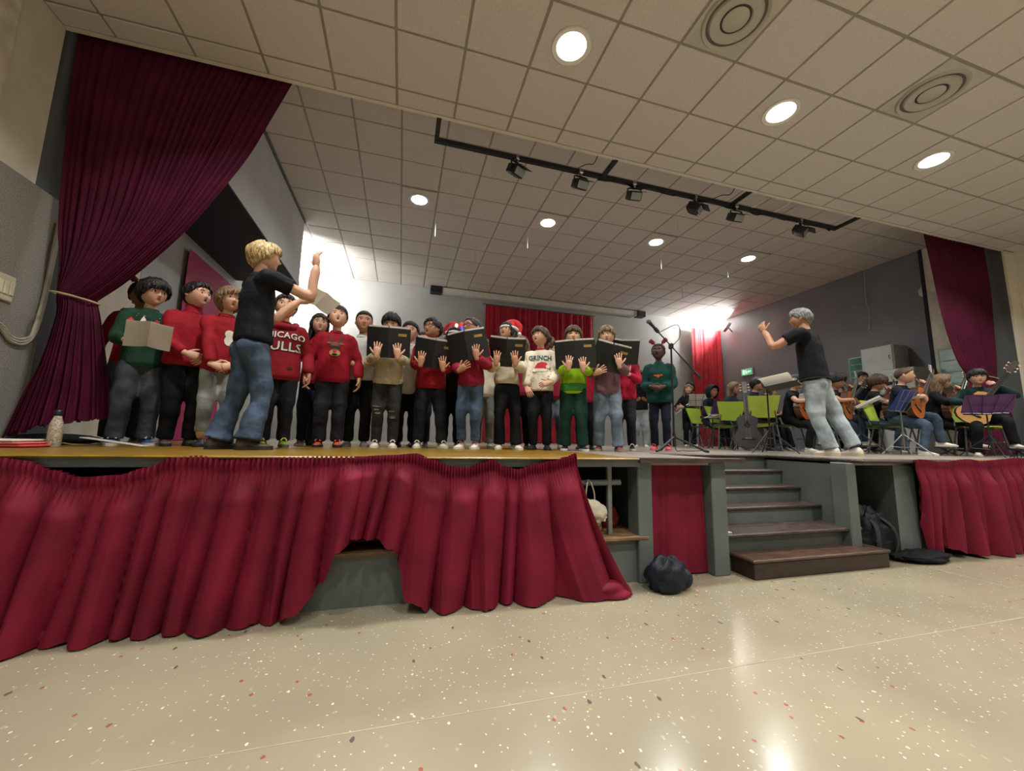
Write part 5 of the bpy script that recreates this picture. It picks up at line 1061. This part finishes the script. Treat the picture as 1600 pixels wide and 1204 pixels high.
# ================================================================== BAND
GT = 'band'
def placeT(pos, yaw): return Matrix.Translation((pos[0],pos[1],ZD))@Euler((0,0,yaw)).to_matrix().to_4x4()
def guitarist(label, glabel, pos, yaw, top='o', h=1.47, skin='fair', hair=('short','dark'), head=(0,-.15), tm=None, sleeve='short', lm=None, sh=None, fem=False, stool=True, gtilt=-50, gyaw=-8, name='t_shirt', legw=1., lens=1., gz=.15):
    # classical position: guitar on the left thigh, neck up to the player's left
    seat = .42
    gM = placeT(pos,yaw)@Matrix.Translation((-.10*h,-.155*h,seat+gz*h))@Euler((0,D(gtilt),D(gyaw))).to_matrix().to_4x4()@Matrix.Translation((-.10,0,0))
    inv = placeT(pos,yaw).inverted()@gM
    rh = inv@Vector((.26,-.11,.03)); lh = inv@Vector((.62,-.005,.05))
    Cz = seat+.075*h
    Rw = ((rh.x-.03)/h, (rh.y+.0)/h, (rh.z-Cz)/h+.49+.03); Lw = ((lh.x+.05)/h, (lh.y+.03)/h, (lh.z-Cz)/h+.49-.03)
    p = person(label, pos, yaw, h, False, fem, 1.0, skin, hair, head, L=dict(w=Lw, rel=1, pole=(1,.1,-.9), d=(-.5,-.5,.55), n=(-.5,.3,-.4), curl=.75), R=dict(w=Rw, rel=1, pole=(-1,.2,-.3), d=(.75,-.1,-.55), n=(0,1,0), curl=.5),
        top=dict(m=tm or blkc, sleeve=sleeve, name=name, hem=-.005, rib=0), legs=dict(m=lm or jdk, w=legw), shoes=sh or (wht,wht), seated=seat, lean=(.0,-.06),
        feet=((.13,-.26,.25,.085 if stool else 0),(-.10,-.20,-.25)), group=None, voxel=.012)
    g = make_guitar(glabel, top, gM, .97)
    if stool:
        o = empty('foot_rest', 'small black footrest under the '+glabel.split(' held')[0].split(' of the')[0]+' player\'s shoe, '+('at the far right' if pos[0] > 8.2 else 'beside the wire stand' if pos[0] > 7.9 else 'behind the silver stand' if pos[0] > 7.2 else 'near the conducting man' if pos[0] > 6.5 else 'behind the upright black guitar' if pos[0] < 6 else 'behind the conducting man'), 'footrest', (0,0,0)); o.matrix_world = placeT(pos,yaw)@Matrix.Translation((.13*h,-.29*h,0))
        q = MB(); q.bbox((-.06,-.15,.098),(.06,.13,.117),.004,R=Euler((D(4),0,.25)).to_matrix()); q.build('platform', [spotb], o)
        for s in (-1,1):
            q = MB(); q.tube([(-.05,s*.09,.006),(0,-s*.06,.10)],.006,5); q.tube([(.05,s*.09,.006),(0,-s*.06,.10)],.006,5); q.build('leg', [spotb], o, kind='stuff')
    return p
g1 = guitarist('boy with dark curly hair in black t-shirt playing guitar right of the conducting man', 'brown classical guitar held by the curly haired boy', (6.72,4.72), D(22), 'r', 1.45, 'olive', ('curly','black'), (D(6),D(-12)), lm=jnv, sh=(wht,wht))
g2 = guitarist('boy with brown hair in black t-shirt and blue jeans behind the blue music folder', 'dark classical guitar held by the brown haired boy in jeans', (7.60,4.69), D(30), 'r', 1.50, 'fair', ('mop','brown'), (D(4),D(-14)), lm=denim('slate_denim','#45566a'), stool=False)
g3 = guitarist('boy with buzz cut in navy t-shirt playing an orange guitar', 'orange classical guitar held by the boy with the buzz cut', (7.17,4.07), D(12), 'o', 1.5, 'fair', ('buzz','brown'), (D(18),D(0)), tm=nvy, lm=jbl)
g4 = guitarist('girl with long straight brown hair in black sweater playing guitar', 'orange classical guitar held by the long haired girl', (8.32,4.24), D(14), 'o', 1.50, 'fair', ('long','light','locks',1.0), (D(14),D(-6)), tm=blkc, sleeve='long', fem=True, lm=jeb, name='sweater'); glasses(g4, gfr, .11)
g5 = guitarist('boy with black fringe facing out behind the purple music folder at the right', 'pale yellow classical guitar held by the boy at the right end', (8.05,3.60), D(-48), 'p', 1.42, 'fair', ('fringe','black'), (D(0),D(-4)), tm=dkt, sleeve='long', lm=jeb, name='sweater', sh=(wht,wht), gtilt=-57, gyaw=-4, gz=.10)
g6b = guitarist('boy with glasses in navy shirt seated behind the upright black guitar', 'orange classical guitar held by the seated boy with glasses', (5.86,5.42), D(34), 'o', 1.44, 'olive', ('short','black'), (D(8),D(-2)), tm=nvy, sleeve='long', lm=jeb, name='shirt', sh=(blk,blk)); glasses(g6b, gfr)
g7b = guitarist('boy in black t-shirt seated half hidden behind the conducting man', 'brown guitar of the boy hidden behind the conducting man', (6.28,5.05), D(20), 'r', 1.46, 'fair', ('short','dark'), (D(0),D(-5)), lm=jeb, sh=(wht,wht))
g8b = guitarist('boy with dark hair looking out between the curly boy and the brown haired boy', 'brown guitar deep in the group behind the curly haired boy', (7.95,5.5), D(-20), 'r', 1.42, 'olive', ('short','dark'), (D(0),D(-5)), lm=jeb, sh=(wht,wht), stool=False)
def sitter(label, pos, yaw, tm, lm, h=1.45, hair=('long','dark','locks',1.), head=(0,0), sh=None, skin='fair', L=None, R=None, fem=True, sl='long', name='sweater', hood=False):
    return person(label, pos, yaw, h, False, fem, 1., skin, hair, head, L=L or dict(w=(.05,-.19,.60), rel=1, d=(-.8,-.5,.2), n=(0,.4,1), curl=.5), R=R or dict(w=(-.07,-.19,.59), rel=1, d=(.8,-.5,.2), n=(0,.4,1), curl=.5), top=dict(m=tm, sleeve=sl, name=name, hem=-.01, rib=0), legs=dict(m=lm, name='jeans', flare=1.25), shoes=sh or (gry,offw), seated=.42, lean=(0,-.05), voxel=.012)
hoodg = sitter('girl with black hood up in dark blue jacket seated by the lime chair', (6.0,6.55), D(10), cloth('dark_blue_nylon','#17202c'), jnv, 1.43, ('pulled','black'), (D(-10),D(-4)))
q = MB(); M_, hh_ = hoodg.HM, hoodg.hh; P = []
for j in range(12):
    t = j/11; yy = -.34+.95*t; r = (.47+.10*math.sin(PI*t))*(1-.75*max(0,t-.55)/.45); P.append([M_@(Vector((r*math.sin(a)*1.0, yy-.12*math.cos(a)*(1-t), .02+r*1.12*math.cos(a)+(-.12 if abs(a) > 2.3 else 0)*(1-t)))*hh_) for a in np.linspace(-2.6,2.6,21)])
q.grid(P); q.grid([[p_*1+(M_.to_3x3()@Vector((0,0,.02)))*hh_ for p_ in r] for r in P]); q.build('hood', [cloth('dark_blue_nylon','#17202c')], hoodg.top, 80)
blondg = sitter('girl with long blond hair in denim jacket seated right of the hooded girl', (6.02,6.05), D(18), denim('dark_denim_jacket','#26384c'), jnv, 1.46, ('long','light','locks',1.3), (D(-8),D(-8)), name='jacket')
cel = sitter('girl with reddish hair seated far back near the white scroll of a tall instrument', (7.0,6.1), D(10), blkc, jeb, 1.40, ('long','brown','locks',1.), (0,0))
flg = person('girl with long hair playing a flute at the back by the red corner curtain', (6.55,7.75), D(-34), 1.47, fem=True, skin='fair', hair=('long','light','locks',1.1), head=(D(4),0), L=dict(w=(-.10,-.19,.62), pole=(.8,.2,-.5), d=(-.9,-.3,.1), n=(0,1,0), curl=.5), R=dict(w=(-.19,-.14,.57), pole=(-.6,.6,-.6), d=(.3,-.8,.5), n=(0,.4,1), curl=.5), top=dict(m=blkc, hem=-.02, rib=0), legs=dict(m=jeb, flare=1.2), shoes=(wht,wht))
q = MB(); q.tube([(-.02,-.25,1.00),(-.30,-.30,.74)],.011,8); q.build('flute_tube', [chrome], None); fo = bpy.data.objects['flute_tube']; fo.name = 'flute'; fo.matrix_world = flg.root.matrix_basis; tag(fo, 'silver flute in the hands of the girl at the back', 'flute')
fl2 = person('person with black hair standing behind the flute girl', (6.95,8.15), D(-30), 1.60, fem=True, skin='fair', hair=('bob','black'), head=(D(-5),D(-10)), L=SHL, R=SHR, top=dict(m=blkc, rib=0), legs=dict(m=jlt, name='jeans'), shoes=(wht,wht))
dm = person('young man with black hair in dark jacket standing by the green cabinet', (9.2,5.75), D(-30), 1.62, adult=True, skin='fair', hair=('short','black'), head=(0,D(-4)), L=HANGL, R=HANGR, top=dict(m=nvy, rib=0, name='jacket'), legs=dict(m=jeb), shoes=(blk,blk))
bs1 = person('person in black t-shirt and light jeans at the back between the crimson and antler singers', (4.25,6.3), D(-30), 1.42, skin='tan', hair=('short','black'), head=(D(-20),D(-10)), L=SHL, R=SHR, top=dict(m=blkc, sleeve='short', name='t_shirt', rib=0), legs=dict(m=jlt, name='jeans'), shoes=(wht,wht))
# their chairs
for lb,pos,yaw in (('lime green chair under the curly haired guitarist',(6.72,4.72),22),('lime green chair under the brown haired boy in jeans',(7.60,4.69),30),('lime green chair under the boy with the buzz cut',(7.17,4.07),12),('lime green chair under the long haired guitarist',(8.32,4.24),14),('lime green chair under the boy at the right end',(8.05,3.60),-48),
    ('lime green chair under the boy with glasses',(5.86,5.42),34),('lime green chair under the boy behind the conductor',(6.28,5.05),20),('lime green chair under the boy deep in the group',(7.95,5.5),-20),('lime green chair under the hooded girl',(6.0,6.55),10),('lime green chair under the blond girl',(6.02,6.05),18),('lime green chair under the reddish haired girl',(7.0,6.1),10)):
    v_ = Euler((0,0,D(yaw))).to_matrix()@Vector((0,.06,0)); chair(lb, (pos[0]+v_.x,pos[1]+v_.y), D(yaw))
chair('empty lime green chair with its back to the viewer, left of the conducting man', (5.30,4.72), D(140)); chair('empty lime green chair just left of the upright black guitar', (5.55,5.62), D(150))
# upright black guitar on a stand
gM = Matrix.Translation((4.86,4.55,ZD+.045))@Euler((0,0,D(-42))).to_matrix().to_4x4()@Euler((D(-12),0,0)).to_matrix().to_4x4()@Euler((0,D(-90),0)).to_matrix().to_4x4()
make_guitar('black acoustic guitar standing upright on a floor stand', 'k', gM, 1.0, mat('black_guitar_side','#1c1c1f',.35))
o = empty('guitar_stand', 'low black floor stand holding the upright black guitar', 'guitar stand', (4.86,4.55,ZD), (0,0,D(-42)))
for s in (-1,1):
    q = MB(); q.tube([(s*.06,-.09,.045),(s*.08,.05,.05),(s*.03,.14,.30)],.009,6); q.build('cradle_arm', [spotb], o, 60)
    q = MB(); q.tube([(s*.03,.14,.30),(s*.2,-.1,.01)],.009,6); q.build('leg', [spotb], o, 60)
q = MB(); q.tube([(0,.14,.30),(0,.34,.01)],.009,6); q.build('leg', [spotb], o, 60)
# stands and folders in front of the players
purple = mat('purple_folder','#5d2f6e',.4,var=.08); bluef = mat('blue_folder','#22408c',.4,var=.08); clear = paper
s1 = music_stand('folding music stand with white sheets before the curly haired boy', (6.30,4.02), D(25+180), .62, 62); on_stand(s1,'sheet_music','white sheets on the stand right behind the conducting man',paper,.44,.30,'paper',-.02,.3)
s2 = music_stand('silver folding music stand carrying a blue folder', (6.75,3.78), D(8+180), .60, 30, mat('silver_tube','#8d8c88',.35,.7)); on_stand(s2,'music_folder','blue open folder on the silver music stand',bluef,.50,.31,'folder',-.014,.5)
s3 = music_stand('black wire music stand with white sheets before the long haired girl', (8.32,3.62), D(-18), .70, 42); on_stand(s3,'sheet_music','white sheets on the stand beside the long haired guitarist',paperw,.40,.30,'paper')
s4 = music_stand('black wire music stand with a purple folder at the right end', (7.45,3.25), D(-46+180), .56, 36, None, 'wire', .42, .28); on_stand(s4,'music_folder','purple open folder on the music stand at the right end',purple,.46,.28,'folder',-.014,.3)
s5 = music_stand('black music stand with white sheets beside the flute girl', (6.35,7.2), D(150), .90, 35); on_stand(s5,'sheet_music','white sheets on the stand beside the flute girl',paper,.42,.30,'paper')
s6 = music_stand('black music stand with a purple folder behind the upright guitar', (5.7,5.85), D(160), .62, 35); on_stand(s6,'music_folder','purple folder behind the neck of the upright guitar',purple,.46,.28,'folder')
s7 = music_stand('low black music stand with flat sheets before the hooded girl', (5.55,5.95), D(175), .55, 80); on_stand(s7,'sheet_music','flat white sheet edge before the hooded girl',paper,.40,.28,'paper')
# tall instrument scroll
o = empty('cello', 'dark cello neck with pale scroll rising behind the empty lime chair', 'cello', (6.55,5.95,ZD), (0,D(-6),D(20)))
q = MB(); q.prism([(x_*1.55*.7,z_) for x_,z_ in ((.0,.0),)], 0, .01) if False else None
xs = [.75*(1-math.cos(PI*i/24))/2 for i in range(25)]; ol = [(gw(x*.485/.75)*1.15,x+.12) for x in xs]+[(-gw(x*.485/.75)*1.15,x+.12) for x in xs[::-1]]
q = MB(); q.prism(ol,-.07,.07,axis=1); q.build('body', [gside], o, 30); q = MB(); q.tube([(0,-.08,.8),(0,-.09,1.15)],.018,8); nk = q.build('neck', [gneck], o, 40); q = MB(); q.ell((0,-.10,1.24),(.03,.05,.05)); q.tube([(0,-.09,1.14),(0,-.07,1.20),(0,-.10,1.25)],.02,8); q.build('scroll', [mat('pale_maple','#b79a78',.4)], nk, 60, kind='stuff'); q = MB(); q.tube([(0,0,.005),(0,0,.14)],.006,6); q.build('endpin', [chrome], o)
# small things on the deck front
bt = empty('water_bottle', 'white speckled bottle with dark cap on the yellow deck edge', 'bottle', (-2.33,3.52,ZD)); q = MB(); q.lathe([(.034,0),(.037,.006),(.037,.12),(.034,.16),(.022,.20),(.019,.22)],20); q.build('bottle_body', [mat('speckled_white','#cfc6b4',.4,vs=90,col2='#8a7a66')], bt, 40); q = MB(); q.lathe([(.021,.215),(.023,.22),(.023,.25),(.018,.256),(.001,.257)],16); q.build('cap', [mat('navy_cap','#1b2234',.4)], bt, 40)
tw = empty('folded_cloth', 'red and white striped folded cloth at the left end of the deck', 'cloth', (-2.56,3.42,ZD)); 
for k in range(3):
    q = MB(); q.bbox((-.28,-.13,.002+.017*k),(.24-.03*k,.13,.018+.017*k),.008); q.build('fold', [(mat('towel_white','#cfc4b8',.9,bump=.3),mat('towel_red','#c03a3c',.9,bump=.3),mat('towel_pink','#b86a62',.9,bump=.3))[(k+1)%3]], tw)
sp = empty('dark_case', 'low dark object lying behind the bottle under the left curtain', 'bag', (-2.55,3.86,ZD)); q = MB(); q.ell((0,0,.045),(.30,.10,.045),16,8); q.build('case_body', [blkc], sp, 60); q = MB(); q.tube(crom([(.1,-.08,.02),(.2,-.13,.01),(.3,-.12,.012),(.36,-.08,.015)],5),.006,5); q.build('cord', [mat('tan_cord','#8d7a48',.7)], sp, 60)
q = MB(); q.bbox((-.12,-.04,0),(.30,.04,.006),.002,R=Euler((0,D(8),D(-6))).to_matrix(),c=(-2.18,3.72,ZD+.045)); tag(q.build('booklet',[paper]),'thin white booklet lying behind the speckled bottle','booklet')
led = empty('stage_lamp_box', 'small black box with red and yellow lights behind the hoodie boy', 'lamp', (-1.0,4.85,ZD)); q = MB(); q.bbox((-.09,-.08,0),(.09,.08,.42),.01); q.build('box', [spotb], led); q = MB(); q.ell((.0,-.07,.45),(.05,.05,.04)); q.build('red_dome', [mat('red_dome','#d83a3a',.3,emit=.5,var=0)], led, 60); q = MB(); q.ell((-.03,-.085,.36),(.02,.01,.02)); q.build('yellow_lamp', [mat('yellow_lamp','#e0d020',.3,emit=1.2,var=0)], led, 60)
# ================================================================== UNDER THE STAGE
def lump(name, label, cat, loc, r, m, seed, rz=0, squash=.6, n=26):
    rs = np.random.RandomState(seed); q = MB(); q.ell((0,0,0),(1,1,1),34,22); V = np.array(q.v); d = np.zeros(len(V))
    for _ in range(9):
        k = rs.normal(size=3)*3.2; d += np.abs(np.sin(V@k+rs.uniform(0,6)))-.5
    V = V*(1+.10*d[:,None]); V[:,2] = np.maximum(V[:,2],-.75)+.75; V *= np.array(r); q.v = [tuple(p) for p in V]
    o = q.build(name, [m], None, 60); o.location = loc; o.rotation_euler = (0,0,rz); return tag(o, label, cat)
jk = lump('jacket','dark navy jacket in a heap on the floor by the post','jacket',(1.80,2.40,.002),(.13,.09,.115),cloth('dark_navy_nylon','#171d24',rough=.55),3)
q = MB(); q.ell((.12,-.02,.07),(.06,.05,.065),14,10); q.build('sleeve',[cloth('dark_navy_nylon','#171d24',rough=.55)],jk,60)
bp = lump('backpack','black backpack leaning beside the stairs on the right','backpack',(4.15,2.66,.002),(.19,.11,.235),cloth('black_nylon','#15171b',rough=.55),8)
for s in (-1,1):
    q = MB(); q.tube(crom([(s*.07,-.05,.36),(s*.10,-.13,.28),(s*.12,-.15,.16),(s*.10,-.13,.05)],5),(.022,.008),8); q.build('strap',[cloth('grey_webbing','#2c2f33')],bp,60)
q = MB(); q.bbox((-.11,-.125,.04),(.10,-.09,.17),.02); q.build('front_pocket',[cloth('black_nylon','#15171b',rough=.55)],bp); q = MB(); q.tube([(-.04,0,.36),(-.03,-.01,.40),(.03,-.01,.40),(.04,0,.36)],.008,6); q.build('haul_loop',[cloth('grey_webbing','#2c2f33')],bp,60)
jb = lump('jacket','flat black jacket on the floor right of the backpack','jacket',(4.47,2.47,.002),(.24,.10,.05),cloth('black_cotton','#16181c'),12,-.1)
pc = empty('drawstring_bag','cream drawstring bag hanging from the grey rail under the stage','bag',(1.30,2.55,0)); q = MB(); rs = np.random.RandomState(4); q.ell((0,0,0),(1,1,1),26,18); V = np.array(q.v); d = sum(np.abs(np.sin(V@(rs.normal(size=3)*4)+rs.uniform(0,6)))-.5 for _ in range(7)); V = V*(1+.12*d[:,None])*np.array((.085,.045,.07)); V[:,0] += .35*V[:,2]*-1; q.v = [tuple(p+np.array((.03,0,.50))) for p in V]; q.build('pouch',[mat('cream_cotton','#b5ad98',.9,bump=.3)],pc,60)
for x0 in (-.03,.035):
    q = MB(); q.tube(crom([(.01,.045,.715),(.0+x0*.5,.01,.69),(x0,0,.62),(.0+x0,0,.54)],4),.005,5); q.build('cord',[mat('cream_cord','#a8a08a',.8)],pc,60)
q = MB(); q.tube([(.03,-.01,.45),(.035,-.02,.38),(.05,-.02,.30)],.004,5); q.build('cord',[mat('cream_cord','#a8a08a',.8)],pc,60)
lump('clothes_bundle','red cloth bundle stored under the stage by the upright','clothes',(1.60,2.85,.326),(.08,.07,.085),cloth('faded_red_cloth','#7d2a26'),21)
lump('clothes_bundle','dark clothes bundle stored deep under the stage','clothes',(1.2,3.05,.326),(.22,.12,.16),cloth('black_cotton','#16181c'),22)
lump('shoe_pile','small tan cloth lump beside the foot of the upright','clothes',(1.42,2.74,.326),(.06,.05,.05),mat('tan_cloth','#7d6448',.9),23)
hg = lump('hanging_jacket','magenta jacket hanging in the dark under the stage','jacket',(1.28,3.2,.52),(.09,.05,.17),cloth('magenta_nylon','#7a1f48'),24)
q = MB(); q.tube([(0,0,.16),(0,.0,.295)],.004,5); q.build('hook',[spotb],hg)
rc = lump('hanging_cloth','crimson cloth hanging inside the opening right of the stairs','cloth',(4.15,3.22,.60),(.16,.04,.13),velvet,25); q = MB(); q.tube([(0,0,.15),(0,0,.215)],.004,5); q.build('hook',[spotb],rc)
q = MB(); q.bbox((2.49,2.60,.2905),(2.56,2.64,.297),.002); tag(q.build('paper_scrap',[paper]),'small white paper scrap on the lowest grey stair tread','paper')
